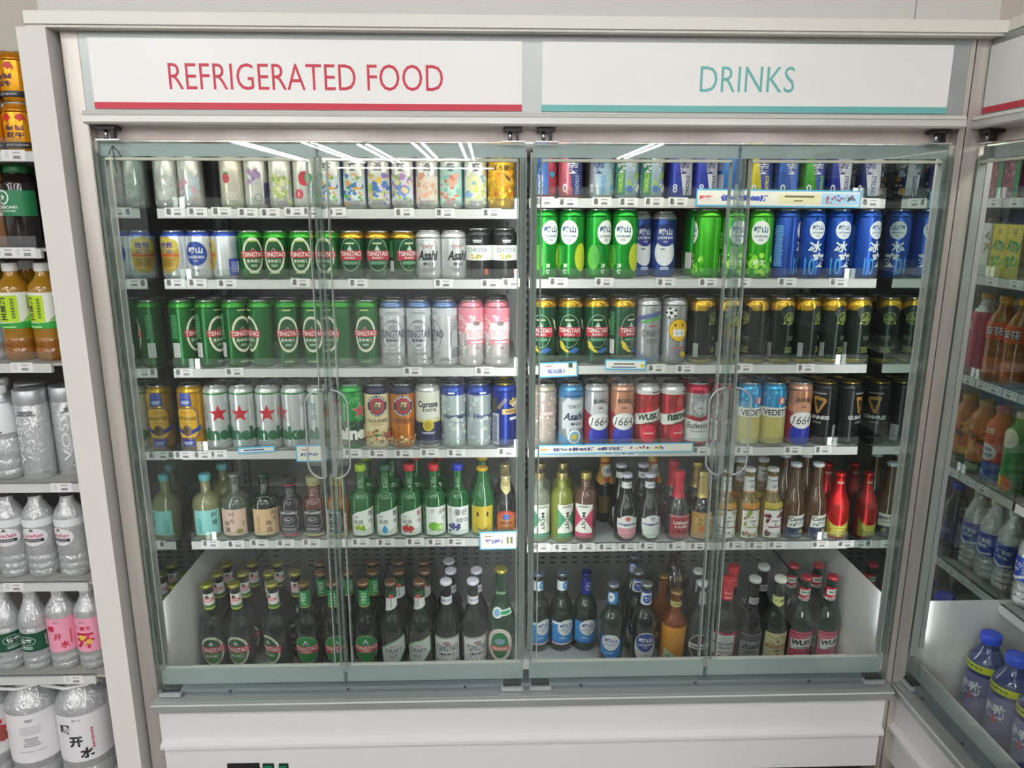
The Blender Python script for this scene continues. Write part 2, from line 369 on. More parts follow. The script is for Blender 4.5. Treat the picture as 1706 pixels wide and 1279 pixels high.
def laowhite(A):
    A.r(-101, 36, 101, 52, '#3c74c8') if False else None
    A.e(0, 62, 27, 29, '#22408e').t('崂山', 0, 70, 15, '#e7e9ee', 34, bold=.03).t('LAOSHAN', 0, 54, 7, '#e7e9ee', 38, bold=.02).t('啤酒', 0, 45, 4.5, '#e7e9ee').t('白啤', 0, 22, 6, '#3c4a6a')
    A.r(58, 10, 98, 48, '#3a6bb8').r(60, 14, 96, 46, '#7b94c8').lines(78, 74, 30, 40, 7, '#9aa4b8').lines(78, 30, 32, 26, 7, '#46529a')
can('laowhite', 'short white can with blue disc', '#d9dcdfM', laowhite, H=116, neck='#3c5cc0M', nz=103)
def laogold(A):
    A.e(0, 58, 30, 44, '#b8962c').e(0, 82, 29, 18, '#cdb84c').t('优质', 0, 82, 14, '#5b4a86', 34, bold=.04).t('崂山', 0, 68, 11, '#5b4a86', 30, bold=.04).r(-28, 55, 28, 61, '#c2562a').lines(0, 42, 38, 20, 5, '#8f6f20')
    A.t('啤酒', 0, 10, 6, '#4a4a8a').r(60, 8, 101, 50, '#2a3f9c').r(-101, 8, -62, 50, '#2a3f9c').lines(80, 74, 30, 40, 7, '#9aa4b8').lines(78, 30, 32, 26, 7, '#8b94c8')
can('laogold', 'short white can with gold shield', '#d9dcdfM', laogold, H=116, neck='#3c5cc0M', nz=103)
def asahi(A):
    A.t('"DRY"', 0, 79, 9, '#9a3a34', 32, shear=.2, bold=.01).t('Asahi', 0, 58, 24, BK, 52, bold=.035, shear=.3).r(-26, 46, 26, 47, '#6b6e72').t('辛口', 0, 37, 9, '#22242a', 24, bold=.03)
    A.o(0, 56, 30, 40, 1, '#a9acae').lines(0, 24, 46, 12, 5, '#8e9194').lines(-62, 50, 24, 70, 16, '#9a9d9f')
can('asahi', 'short silver can with black script', '#d6d8d8M', asahi, H=118, neck='#cfd1d2M')
def choya(A):
    A.r(-101, 46, 101, 82, '#e3e6e2').t('CHOYA', 0, 71, 10.5, '#3a5a52', 50).blobs(-14, 10, 50, 60, 5, ['#b99a34', '#94a852', '#d8c060'], 4, 4).blobs(12, 26, 52, 62, 3, ['#dfc0cc'], 4, 9).lines(0, 92, 22, 8, 2, '#c8ccca')
    A.e(22, 18, 5.5, 8, '#c0563e').lines(22, 18, 5, 9, 4, '#7d2f22')
can('choya', 'short black can with white band', '#2c2d30M', choya, H=122, neck='#35373aM', foot='#2c2d30M')
def draft(A):
    A.p([(-52, 76), (-30, 112), (40, 128), (60, 124), (60, 140), (30, 138), (-36, 122), (-58, 82)], '#4a5a86').p([(-34, 108), (44, 130), (56, 134), (56, 124), (-20, 104)], '#4f9a48')
    A.p([(-56, 44), (-10, 18), (30, 30), (52, 64), (52, 56), (30, 18), (-10, 8), (-56, 30)], '#5b6f92').t('青岛啤酒', 4, 98, 5, '#b23a3a', 24, bold=.03).t('DRAFT', 0, 80, 17, '#3a4048', 46).t('纯生', 2, 60, 14, '#4a5058', 28, bold=-.005)
    A.bar(70, 30, 18, 36)
can('draft', 'tall silver can with green swoosh', '#a9acaeM', draft, neck='#b9bbbdM')
def smiley(A):
    A.e(-15, 131, 15, 15, '#e6e6e4').e(-15, 131, 5, 5, BK, 5)
    for k in range(5): a = k*2*PI/5+.6; A.e(-15+11.5*math.cos(a), 131+11.5*math.sin(a), 3.4, 3.4, BK, 5)
    A.o(-15, 131, 15, 15, 1, BK).e(6, 88, 26, 29, '#2a2412').e(6, 88, 24.5, 27.5, '#e0b322').r(-8, 72, 20, 90, '#f0efe8').r(-8, 80, 20, 81, '#56503a').r(-1, 72, 0, 90, '#56503a').r(12, 72, 13, 90, '#56503a').e(-4, 101, 2, 4, BK).e(14, 101, 2, 4, BK)
    A.t('大满贯', 4, 42, 6, '#c24a3a', 30, bold=.03).t('COOL', 0, 32, 6, '#7b6aa8', 30, bold=.02).e(18, 26, 8, 8, '#cdb132').bar(76, 34, 20, 40)
can('smiley', 'tall silver can with smiling face', '#a9acaeM', smiley, neck='#b9bbbdM')
def augerta(A):
    A.e(0, 132, 24, 17, '#141f1b').blobs(-14, 14, 102, 128, 12, ['#8a9a4a', '#5f7038'], 3.6, 6).o(0, 116, 15, 16, 1.6, '#93a050').e(0, 116, 5, 8, '#74863e').lines(6, 66, 22, 12, 3, '#4a5a4a').lines(4, 36, 30, 16, 4, '#6a7440')
    A.t('奥', 75, 112, 8, '#a59a58', bold=.02).t('古', 75, 101, 8, '#a59a58', bold=.02).t('特', 75, 90, 8, '#a59a58', bold=.02).t('一九', 75, 76, 6, '#a59a58', rot=90)
    A.bar(-46, 36, 12, 36, '#3c4642', '#9aa39c')
can('augerta', 'tall black can with gold top', '#14221eM', augerta, neck=mat('#c39c34', .24, .8), nz=136, foot='#b09a3cM')
def oett(A):
    A.r(-14, 136, 14, 150, '#4b55a8').r(-15, 116, 15, 136, '#26459a').lines(0, 126, 22, 10, 3, '#b8c4e0')
    A.p([(-27, 100), (-19, 112), (19, 112), (27, 100), (27, 44), (19, 32), (-19, 32), (-27, 44)], '#233a86').p([(-25, 99), (-18, 110), (18, 110), (25, 99), (25, 45), (18, 34), (-18, 34), (-25, 45)], '#d8a828')
    A.t('Export', 0, 100, 7, '#a2402a', 24, shear=.2).t('OETTINGER', 0, 84, 8.5, '#3c2f18', 48, bold=.02).t('Export', 0, 72, 6, '#7a5a20', 22, shear=.3)
    A.p([(-34, 66), (-20, 58), (0, 50), (20, 58), (34, 66), (34, 54), (0, 38), (-34, 54)], '#203888').e(0, 54, 11, 13, '#6b4a22').lines(0, 54, 14, 12, 4, '#2c2412').r(-16, 10, 16, 30, '#2b3b9c').lines(0, 20, 22, 8, 2, '#b8c4e0').lines(54, 80, 20, 100, 16, '#9a6a18')
can('oett', 'tall yellow can with blue ribbon', '#d39a1eM', oett, neck='#d6a428M')
def heinS(A):
    A.r(-101, 145, 101, 149, '#2f8a3aM').star(0, 96, 24, '#b81b30').t('SILVER', -34, 100, 12, '#3f6a52', 46, rot=90, bold=.005, shear=.2).r(-101, 76, 101, 76.8, '#8f9694')
    A.t('Heineken', 0, 44, 36, '#17603a', 168, bold=.05).t('LIVEN', 70, 112, 14, '#9aa0a4', 40, rot=-40, bold=.02)
can('heinS', 'tall silver can with red star', '#d2d6d6M', heinS, neck='#d0d4d2M', nz=150)
def heinG(A):
    A.r(-101, 10, 101, 74, '#14402cM').t('Heineken', 0, 42, 36, WH, 168, bold=.05).star(8, 100, 23, '#e8e0dc').star(8, 100, 21, '#b81b2a').t('HEIN', -44, 100, 12, '#1f6a34', 42, rot=90, bold=.02).t('LIVEN', -14, 126, 13, '#58b060', 42, rot=25, bold=.02).o(-20, 100, 30, 40, 1.2, '#49a457')
can('heinG', 'tall green can with red star', '#1f9440M', heinG, neck='#2aa84aM')
def paul(bg, dk):
    def art(A):
        A.r(-101, 144, 101, 150, '#22284aM').e(0, 114, 27, 29, dk).e(0, 114, 26, 28, '#1c2140').e(0, 114, 18, 20, '#c02a3a').e(0, 114, 12, 14, '#5a4a3a').blobs(-7, 7, 106, 122, 4, ['#d8c8a8', '#8a6a3a'], 4, 3)
        for i, ch in enumerate('PAULANER'): a = math.radians(150-i*17); A.t(ch, 22*math.cos(a), 114+24*math.sin(a), 6, WH, rot=math.degrees(a)-90, bold=.04)
        for i, ch in enumerate('MUNCHEN'): a = math.radians(215+i*18); A.t(ch, 22*math.cos(a), 114+24*math.sin(a), 5, WH, rot=math.degrees(a)+90, bold=.04)
        A.t('PAULANER', 0, 76, 9, '#3a2c26', 50, bold=.01)
        if bg != 'o': A.t('Weissbier', 0, 66, 6, '#b88a6a', 30, shear=.2).blobs(-34, 34, 14, 52, 9, ['#7aa04a', '#c85a5a', '#d8a04a', '#3a5a2a', '#e8d8a8', '#8a3a2a'], 5, 3)
        else: A.lines(0, 66, 40, 4, 1, '#b06a20').blobs(-38, 38, 12, 34, 8, ['#e0c890', '#b8742a', '#d8b070'], 5, 3)
    return art
can('paulC', 'tall cream can with round crest', '#e0cfa0', paul('c', '#e8dfc0'), neck='#22284aM', nz=146)
can('paulO', 'tall orange can with round crest', '#cf7a1cM', paul('o', '#e0a040'), neck='#22284aM', nz=146)
def corona(A):
    A.r(-101, 70, 101, 150, '#dcdccb').r(-101, 66, 101, 76, '#d8cf8a').r(-101, 10, 101, 70, '#1c2748').t('Corona', 0, 118, 17, '#2a3048', 54, bold=.035).t('Extra', 4, 104, 11, '#2a3048', 34, bold=.01).blobs(-30, 30, 72, 84, 6, ['#cfae4a', '#b8b8a0'], 3, 4)
    A.e(0, 62, 14, 15, '#c8b42c').e(0, 62, 9, 10, '#a8942c').lines(0, 42, 34, 6, 2, '#b8bccc').lines(0, 18, 48, 6, 2, '#5b6690')
can('corona', 'tall white and navy can', '#d8d8ccM', corona, neck='#d5d5cbM')
def hoeg(A):
    A.r(-101, 140, 101, 151, '#25409aM').lines(0, 146, 20, 6, 1, '#dfe6ee').t('Hoegaarden', 20, 84, 17, '#2a3f6a', 88, bold=.045).blobs(-40, 44, 18, 130, 10, ['#b3c0ba', '#a9b8be', '#b9bfae'], 7, 9).lines(-44, 108, 14, 56, 10, '#64708a').lines(20, 68, 36, 4, 1, '#8490a0')
can('hoeg', 'tall pale blue can with navy rim', '#bfcbceM', hoeg, neck='#2a46a0M', nz=150)
def bluegold(A):
    A.t('ERDINGER', -10, 118, 9, '#c9b85a', 34, rot=50).blobs(10, 34, 100, 130, 6, ['#b5a14a', '#caa84a', '#e0dcc0'], 5, 3).r(-10, 90, 60, 104, '#c8b070').t('WEISSBIER', 22, 97, 8, '#5a3018', 50, bold=.03).r(-40, 8, -18, 92, '#aeb2c0').lines(-29, 50, 16, 70, 16, '#5a6078').r(-40, 96, -22, 132, '#38342c').lines(20, 78, 24, 8, 2, '#dfe2e8')
can('bluegold', 'tall blue can with yellow rim', '#14308aM', bluegold, neck='#2244a8M', lid=mat('#b9a83c', .25, .9))
can('tsbeige', 'tall pale pink figured can', '#cbbdb4M', lambda A: A.blobs(-46, 46, 20, 150, 30, ['#b99a92', '#d9cfc6', '#a8948a'], 6, 7).r(-22, 86, 22, 98, '#b58a86').lines(0, 92, 36, 8, 2, '#e0d2cc').lines(0, 50, 50, 60, 10, '#b3a49a').bar(70, 40, 16, 40), neck='#c8c0a8M')
def asahiB(A):
    A.r(-101, 132, 101, 150, '#3a74a8').t('ASAHI ASAHI', 0, 137, 5, '#1c2c48', 52, bold=.03).p([(-32, 118), (-22, 128), (34, 128), (34, 50), (-32, 50)], '#c3c9cc').t('"DRY"', 2, 110, 9, '#23262c', 36, shear=.2, bold=.01).t('Asahi', 0, 84, 20, '#15294a', 56, bold=.035, shear=.35).t('辛口', 4, 64, 9, '#22242a', 26, bold=.04)
    A.p([(-50, 8), (-50, 40), (-16, 24), (20, 28), (50, 60), (50, 8)], '#5f9ac8').e(2, 30, 19, 21, '#e4e7e8').o(2, 30, 19, 21, 1.4, '#2a5a94').e(2, 30, 12, 14, '#6fa4cc').p([(-6, 36), (10, 36), (10, 26), (2, 19), (-6, 26)], '#c9b04a')
can('asahiB', 'tall silver blue can with crest', '#b3bcc2M', asahiB, neck='#5a9acaM')
def k1664(top, txt):
    def art(A):
        A.p([(-48, 100), (-20, 84), (20, 84), (48, 100), (48, 8), (-48, 8)], '#8a2436').e(0, 98, 26, 22, top).e(0, 30, 30, 34, '#1f2fa8').r(-101, 8, -48, 66, '#8a2436').r(48, 8, 101, 66, '#8a2436')
        A.e(0, 70, 31, 23, '#e6e6e4').o(0, 70, 31, 23, 1, '#a8a8a8').t('1664', 0, 70, 22, '#16181e', 48, bold=-.004, shear=.25).t(txt, 0, 124, 11, '#2c2a30', 36, bold=.02).lines(0, 106, 14, 4, 1, '#7a3038')
    return art
can('blanc', 'tall silver, red and blue can', '#bfc0c6M', k1664('#c3c4c9', 'BLANC'), neck='#d0d0d4M')
can('rose', 'tall copper, red and blue can', '#c58a6cM', k1664('#c48c70', 'ROSE'), neck='#d8a48cM')
def wusu(mir=False):
    def art(A):
        A.r(-101, 140, 101, 151, '#d3d0ce').lines(18, 146, 24, 6, 1, '#55302c').p([(-8, 90), (0, 146), (12, 90)], '#cf2130').p([(-40, 58), (-40, 86), (40, 104), (40, 74)], '#dfe0da').p([(-101, 74), (-101, 90), (-40, 86), (-40, 58)], '#dfe0da')
        A.t('WUSU' if not mir else 'nsnw', 0, 82, 17, '#173a2c', 60, bold=.05, rot=6, shear=.15).t('乌苏啤酒', 4, 66, 6, '#3a2a28', 34, bold=.03, rot=6).e(0, 36, 20, 26, '#d82a44').lines(0, 38, 26, 5, 1, '#eeb8b4').lines(-20, 118, 10, 30, 5, '#7a1420').e(0, 120, 8, 12, '#c05048' if mir else '#a81c26')
    return art
can('wusu', 'tall red can with white slanted band', '#a81c28M', wusu(), neck='#d3d0ceM', nz=150)
can('wusuM', 'tall red can with upturned lettering', '#b3303aM', wusu(True), neck='#d3d0ceM', nz=150)
def bud(A):
    A.r(-101, 142, 101, 152, '#b82040M').lines(0, 134, 62, 12, 5, '#8a8d90').o(0, 104, 24, 30, 1.3, '#7d8082').o(0, 104, 19, 23, 1, '#7d8082').p([(-16, 104), (0, 124), (16, 104), (0, 84)], '#c3c6c5').o(0, 104, 10, 11, 1, '#6b6e70').t('AB', 0, 104, 8, '#5a5d60', 12, bold=.02)
    A.p([(-60, 78), (-20, 84), (0, 78), (20, 84), (60, 78), (60, 70), (-60, 70)], '#9c2234').p([(-60, 78), (-60, 12), (60, 12), (60, 78), (20, 72), (0, 68), (-20, 72)], '#d3d7d3').t('Budweiser', 0, 58, 17, '#26282c', 66, shear=.35, bold=.012).lines(0, 42, 50, 6, 2, '#9fa3a2').r(-101, 9, 101, 15, '#a83048')
    A.lines(78, 90, 30, 110, 26, '#9a9d9f')
can('bud', 'tall silver can with red rim', '#b9bcbbM', bud, neck='#b82040M', nz=152, foot='#a83048M')
def vedett(A):
    A.r(-101, 104, 101, 150, '#3a9ad0M').blobs(-40, 40, 108, 146, 6, ['#5ab0dc', '#3a8ac4'], 6, 3).e(12, 122, 10, 10, '#c04438').e(12, 122, 4, 8, '#e8e4da').r(-101, 80, 101, 104, '#e2e2da').t('VEDETT', 0, 91, 16, '#1f2328', 68, bold=.03).r(-101, 8, 101, 80, '#b9b068').blobs(-50, 50, 10, 76, 26, ['#c8c07a', '#a59f58'], 3, 4)
can('vedett', 'tall sky blue and straw can', '#b9b068M', vedett, neck='#3a9ad0M')
def guin(A):
    A.p([(-14, 128), (-10, 132), (16, 128), (20, 120), (2, 86), (-4, 86)], '#a87a34').p([(-8, 122), (12, 121), (0, 94)], '#1c1a1c').t('GUINNESS', 0, 76, 10, '#dcdcda', 60, bold=.02).t('STOUT', 0, 62, 5, '#c8c8c6', 22).lines(0, 22, 40, 3, 1, '#55575c').lines(0, 140, 40, 5, 1, '#8a8a8c').bar(52, 34, 18, 42, '#2a2c30', '#b9bcc0')
can('guin', 'tall black can with golden harp', '#17181cM', guin, neck='#26262aM', lid=mat('#b99a58', .25, .9))
# slim cans of the top shelf
def fruit(bgs, cols, ring, txt=None, seed=1, side=None):
    def art(A):
        if side: A.r(-91, 8, -34, 138, side).r(34, 8, 91, 138, side)
        for z0, z1, c in bgs: A.r(-30, z0, 30, z1, c)
        A.lines(0, 126, 30, 16, 4, '#b3b5b0')
        A.blobs(-24, 24, 34, 78, 7, cols, 8, seed).blobs(-24, 24, 12, 40, 7, cols[::-1], 5, seed+5)
        if ring: A.e(ring[0], 26, 9, 9, ring[1]).o(ring[0], 26, 7, 7, 1, WH)
        if txt: A.t(txt, 0, 98, 20, '#5a5e66', bold=.01)
        A.lines(0, 16, 40, 8, 3, '#b9aebb')
    return art
W1 = '#dedfd8'
for k, look, a in [('f_pale', 'pale can with faint circle', fruit([], ['#c9cfc3', '#bcc9bd'], (0, '#b9c8bb'))),
    ('f_pink', 'white can with pink flowers', fruit([], ['#b9cfd8', '#d9a3b5', '#c7d8e0'], None, None, 2)),
    ('f_straw', 'cream can with one strawberry', lambda A: A.e(-6, 70, 9, 11, '#c9505c').e(-6, 82, 6, 3, '#6a9a50').lines(0, 124, 26, 14, 3, '#c9c7ba').lines(4, 30, 30, 20, 4, '#cfc9b8')),
    ('f_grape', 'white can with purple grapes', lambda A: A.blobs(-14, 14, 60, 92, 12, ['#9a7ab0', '#b79ac4'], 6, 4).o(10, 26, 9, 9, 1.4, '#4a5a46').lines(0, 124, 30, 14, 3, '#c0bdc2').r(24, 10, 50, 60, '#4a3f6a')),
    ('f_lemon', 'white can with green lemons', fruit([], ['#c9d08a', '#9dbb62', '#e0e2b0'], None, None, 5, '#8a9a90')),
    ('f_peach', 'white can with red peach', lambda A: A.e(4, 70, 16, 17, '#c9404c').e(12, 72, 9, 12, '#4aa06a').e(-12, 34, 11, 11, '#c04858').t('1', -12, 34, 11, WH, bold=.02).lines(0, 124, 30, 16, 4, '#b9b9b4').r(20, 12, 40, 60, '#7fa88a')),
    ('f_mixA', 'white can with green and blue fruit', fruit([(12, 76, '#cfe0da')], ['#5fb24a', '#4a7ac0', '#e0a05a', '#d8e0e6'], None, '爽', 6, '#4a6fa8')),
    ('f_mixB', 'white can with lime and violet fruit', fruit([(12, 76, '#dcdce0')], ['#a8c84a', '#8a7ac0', '#e0c05a', '#4a7ac0'], None, '酒', 7, '#7d6a9a')),
    ('f_mixC', 'white can with purple trim', fruit([(12, 76, '#d9dce6')], ['#9ac05a', '#6a9ad0', '#b48ac8', '#e4d8a0'], None, '爽', 8, '#7a3f7a')),
    ('f_apri', 'white can with apricot fruit', fruit([(12, 76, '#e6dcd0')], ['#e0a888', '#d8c0a8', '#e8d0c0'], None, '酒', 9, '#a8b8b0')),
    ('f_teal', 'white can with peach and teal', fruit([(12, 100, '#b9dcd2')], ['#e07a6a', '#e8b09a', '#8ac8b8'], None, '爽', 10, '#6aa8a0')),
    ('f_citr', 'white can with pale citrus', fruit([(12, 76, '#dfe4c8')], ['#c8d47a', '#8ab0d8', '#e0e0b0'], None, '爽', 11, '#8a9ac0'))]:
    can(k, look, W1+'M' if k not in ('f_straw',) else '#dcd8c6M', a, R=28.5, H=150, neck='#d0d2ccM')
def horo(A):
    A.blobs(-40, 40, 16, 118, 14, ['#e8a020', '#f0c838', '#d87828', '#c8b040'], 7, 3).t('ほろ酔', 0, 96, 13, '#4a3418', 44, bold=.02).e(4, 66, 14, 15, '#f0a018').p([(6, 84), (22, 72), (24, 64), (14, 70)], '#2f4a2a').t('果実酒', 0, 36, 8, '#a84a20', 34, bold=.02).lines(0, 22, 30, 5, 1, '#7a4a18')
can('f_orange', 'yellow can with orange fruit', '#dca82cM', horo, R=33, H=130, neck='#d8b050M')
def strong(base, stripe, tcol, fl, num='8', fcols=None, seed=1):
    def art(A):
        A.p([(-22, 150), (0, 8), (30, 8), (26, 150)], stripe).t('爽', -1, 71, 27, '#26357a' if tcol == fl or stripe > '#a' else tcol, 29, bold=.06).t('STRONG', 10, 32, 11, fl, 44, rot=-90, bold=.03).t(num, -20, 24, 20, '#dfe2e8', 11, bold=.02)
        if fcols: A.blobs(34, 62, 14, 140, 10, fcols, 8, seed)
        A.bar(-62, 40, 18, 34, '#2a2c60', '#b8bcd0').lines(-62, 90, 20, 50, 9, '#8a94c0')
    return art
for k, look, base, a in [('s_red', 'slim red and blue can', '#b84a5a', strong('', '#3a6ab0', '#dfe2e8', '#dfe2e8', '8', ['#b83a4a', '#3a90b0'], 1)),
    ('s_pink', 'slim navy can with pink streak', '#c86a78', strong('', '#26357a', '#e4e6ec', '#a8b0d0', '0', ['#2a3f8a', '#c8a0a8'], 2)),
    ('s_ice', 'slim icy white can', '#cdd6dc', strong('', '#a8c4d4', '#e8ecee', '#5a9ac8', '1', ['#c84a5a', '#5aa0c8', '#8ac0d0'], 3)),
    ('s_green', 'slim green and blue can', '#b8ccd8', lambda A: A.r(-34, 8, -8, 150, '#3a8a68').t('STRONG', -20, 36, 12, '#b8e03a', 44, rot=-90, bold=.03).t('爽', -18, 72, 24, '#dfe8e2', bold=.03).blobs(-2, 40, 14, 150, 14, ['#9ac060', '#4a7ac0', '#dfe8ea'], 8, 4).e(14, 92, 12, 12, '#e4e8ea').t('10', 14, 92, 10, '#3a6a5a', bold=.02)),
    ('s_blue', 'slim violet blue can', '#3a48b0', strong('', '#d3d6e0', '#3a48a0', '#1f2a4a', '8', ['#8a9ad0', '#c8cce0'], 5)),
    ('s_sky', 'slim sky blue can', '#3a78c0', strong('', '#5a98d0', '#dfe6ee', '#c8d8e8', '8', ['#78b0dc', '#c8a0a8'], 6)),
    ('s_yellow', 'slim blue can with yellow wedge', '#d8c83a', strong('', '#26409a', '#e4e6ec', '#d8d040', '0', ['#c8ccd8', '#26409a'], 7)),
    ('s_multi', 'slim blue speckled can', '#3a60b0', strong('', '#3a60b8', '#e4e6ec', '#5a80d0', '0', ['#8ac03a', '#c8503a', '#3ab0d0', '#2a40a0'], 8)),
    ('s_gwedge', 'slim blue can with green wedge', '#4aa03a', strong('', '#26409a', '#e4e6ec', '#8ad040', '0', ['#4aa03a', '#7ac0d8'], 9)),
    ('s_white', 'slim white striped navy can', '#2a3a9a', strong('', '#d8dae0', '#26357a', '#26357a', '0', ['#d85a70', '#c8d0e0'], 10)),
    ('s_orange', 'slim white can with orange slice', '#26306a', strong('', '#c8ccd4', '#26357a', '#26306a', '0', ['#e0a040', '#e8d8c0', '#b8c8e0'], 11))]:
    can(k, look, base+'M', a, R=30, H=160, neck='#c8ccd0M')
def redbull(A):
    for s_ in (-1, 1): A.p([(s_*3, 66), (s_*8, 74), (s_*16, 76), (s_*22, 68), (s_*24, 60), (s_*18, 64), (s_*12, 60), (s_*8, 64)], '#c8281c')
    A.t('Red Bull', 0, 48, 10, '#2c1c4a', 34, bold=.03).t('红牛', 0, 34, 11, '#2c1c4a', 34, bold=.03).r(-101, 8, 101, 20, '#1c1c22').t('维生素功能饮料', 0, 14, 5, '#dcdcdc', 46)
    for z in (84, 88): A.r(-101, z, 101, z+.8, '#a86a10')
can('redbull', 'golden energy drink can', '#e09a14M', redbull, R=31, H=98, neck='#d88c18M', lid=mat('#cfc9b8', .3, .8))
# ------------------------------------------------------------------ bottles
DARK = mat('#242a26', .07, 0, coat=.5); GRN = mat('#0e3a22', .06, 0, coat=.6); OLV = clear('#8ca68c', .3, .03, '#1f2a22', blend=.07)
HAZE = clear('#a8b8ac', .38, .03, '#3a443c', blend=.07); SOJU = clear('#30a84a', .35, .03, '#127030')
AMB = clear('#d88a2a', .35, .03, '#8a4a12'); STRAW = clear('#e0cf90', .5, .03, '#9a8440'); PET = clear('#fafcfd', .6, .06, '#f0f4f6', blend=.26, wob=.8)
def neckpaper(x, z0, z1, c): return lambda A: A.r(-x, z0, x, z1, c)
def b_tsing(A):
    A.e(0, 72, 33, 46, '#c9cdb8').e(0, 72, 27, 39, '#12482a').e(0, 56, 21, 20, '#3f7a3a').p([(-7, 92), (0, 104), (7, 92)], '#c3c9c3').r(-35, 66, 35, 86, '#b03242').t('TSINGTAO', 0, 76, 13, WH, 60, bold=.01).t('青岛啤酒', 0, 56, 9, '#c8d4c0', 36, bold=.03)
def n_tsing(A):
    A.r(-46, 205, 46, 238, '#e2e0da').r(-46, 196, 46, 205, '#3a6a3a').r(-46, 191, 46, 196, '#b3b84a').e(0, 230, 5, 5, '#5a4a48').r(-17, 217, 17, 225, '#c8384a').lines(0, 221, 28, 5, 1, '#f0d8d8').lines(0, 212, 20, 3, 1, '#d89aa0').lines(-14, 200, 14, 3, 1, '#a8c48a')
TB = bot_prof(265, 36, 118, 192, 13)
bottle('b_tsing', 'dark bottle, white-and-green collar', OLV, 265, 36, 0, 0, 14, mat('#a9a648', .3, .7), b_tsing, n_tsing, prof=TB)
def b_1903(A): A.e(0, 72, 34, 44, '#9fb89a').e(0, 72, 32.5, 42.5, '#1d7a3a').p([(-8, 88), (0, 104), (8, 88)], '#d0d8d0').e(0, 91, 4, 4, '#3a5a9a').r(-34, 60, 34, 83, '#b02c40').t('TSINGTAO', 0, 75, 12, WH, 60, bold=.01).t('青岛啤酒', 0, 64.5, 6, '#e8c8c8', 30, bold=.02)
bottle('b_1903', 'dark bottle, green neck label 1903', OLV, 265, 36, 0, 0, 14, mat('#9c7c58', .3, .7), b_1903, lambda A: A.r(-46, 194, 46, 244, '#2a8c4c').r(-46, 192, 46, 196, '#a89a5a').t('1903', 0, 220, 13, '#dfe6d8', 34, rot=90, shear=.2), prof=TB)
def b_draft(A):
    q = [(-32, 24), (-34, 66), (-6, 88), (34, 104), (36, 62), (10, 26)]
    A.p([(-35, 20), (-37, 68), (-8, 92), (37, 108), (39, 60), (12, 20)], '#8fb08a').p(q, '#c9d0cc').t('青岛啤酒', 2, 78, 4, '#b04a4a', 20, bold=.03).t('DRAFT', 2, 64, 14, '#3a464e', 46).t('纯生', 0, 46, 12, '#6a7488', 24)
bottle('b_draft', 'olive bottle with slanted silver label', HAZE, 265, 36, 0, 0, 14, mat('#a8856c', .3, .7), b_draft, lambda A: A.r(-46, 222, 46, 240, '#2d5a3a').e(0, 222, 7, 8, '#c9545c').p([(-20, 218), (20, 218), (22, 192), (-20, 176)], '#d9dcd8').lines(0, 204, 3, 26, 4, '#6a7a6a'), prof=TB)
def b_white(A): A.r(-40, 8, 40, 104, '#dcdcd8').r(-40, 98, 40, 104, '#b9bdb4').e(0, 86, 10, 6, '#a8808a').t('TSINGTAO', 0, 70, 20, '#3a4458', 64, bold=.005).t('青岛啤酒', 0, 50, 8, '#3a3e46', 38, bold=.03).o(0, 50, 22, 26, 1, '#5a6068').blobs(-36, 36, 12, 34, 10, ['#b4b9b2', '#8a9088'], 4, 3)
bottle('b_white', 'dark bottle with white cap', mat('#2b302f', .07, 0, coat=.5), 265, 36, 0, 0, 14, '#d5d5e4', b_white, lambda A: A.r(-46, 222, 46, 238, '#1c1e22').r(-46, 196, 46, 220, '#dcdce2').t('TSINGTAO', 0, 209, 7, '#5a6a98', 34, bold=.02), prof=TB)
def b_big(A): A.e(0, 80, 36, 54, '#d4c4bc').e(0, 80, 25, 42, '#1c7040').e(0, 92, 14, 10, '#7a9ab0').r(-28, 62, 28, 76, '#c25a54').t('TSINGTAO', 0, 69, 8, '#e8d8d0', 44, bold=.02)
bottle('b_big', 'large green bottle with oval label', clear('#6f9a72', .3, .03, '#2b4a34'), 300, 40, 130, 235, 15, mat('#b3a94e', .3, .7), b_big, lambda A: A.e(-8, 178, 14, 15, '#dfe6e0').r(-6, 170, 34, 186, '#dfe6e0').e(-8, 178, 9, 10, '#7aa0c0').r(2, 173, 30, 183, '#2a8a5a').lines(0, 232, 30, 8, 2, '#8aa88a'))
def lao_l(dark=False):
    def f(A):
        A.r(-36, 34, 36, 104, '#3f8fd4').e(6, 84, 25, 26, '#dfe2e4').t('崂山', 6, 90, 14, '#3a5a9a', 34, bold=.03).t('LAOSHAN', 6, 77, 5, '#5a7ab0', 34, bold=.02).t('啤酒', 6, 70, 4, '#3a5a9a').lines(-4, 50, 24, 5, 1, '#bcd8ee').r(-36, 32, 36, 38, '#2a6ab8')
        if not dark: A.r(-36, 96, -6, 104, '#e0ecf4').r(-36, 28, 36, 33, '#e0c8c8')
    return f
GB = bot_prof(250, 34, 130, 190, 13)
bottle('b_lao', 'grey-green bottle with sky blue label', HAZE, 250, 34, 0, 0, 13, mat('#8e9ab0', .3, .7), lao_l(), lambda A: A.r(-42, 196, 42, 226, '#dbe2e8').e(8, 212, 11, 13, '#4f9ad0').t('崂', 8, 212, 10, WH, bold=.03), prof=GB)
bottle('b_laoN', 'grey-green bottle with navy neck', HAZE, 250, 34, 0, 0, 13, mat('#1c2a78', .3, .5), lao_l(True), lambda A: A.r(-46, 182, 46, 236, '#1c2a7c').o(6, 208, 9, 13, 1.4, '#c8cce4').t('崂', 6, 208, 9, '#c8cce4', bold=.03), prof=GB)
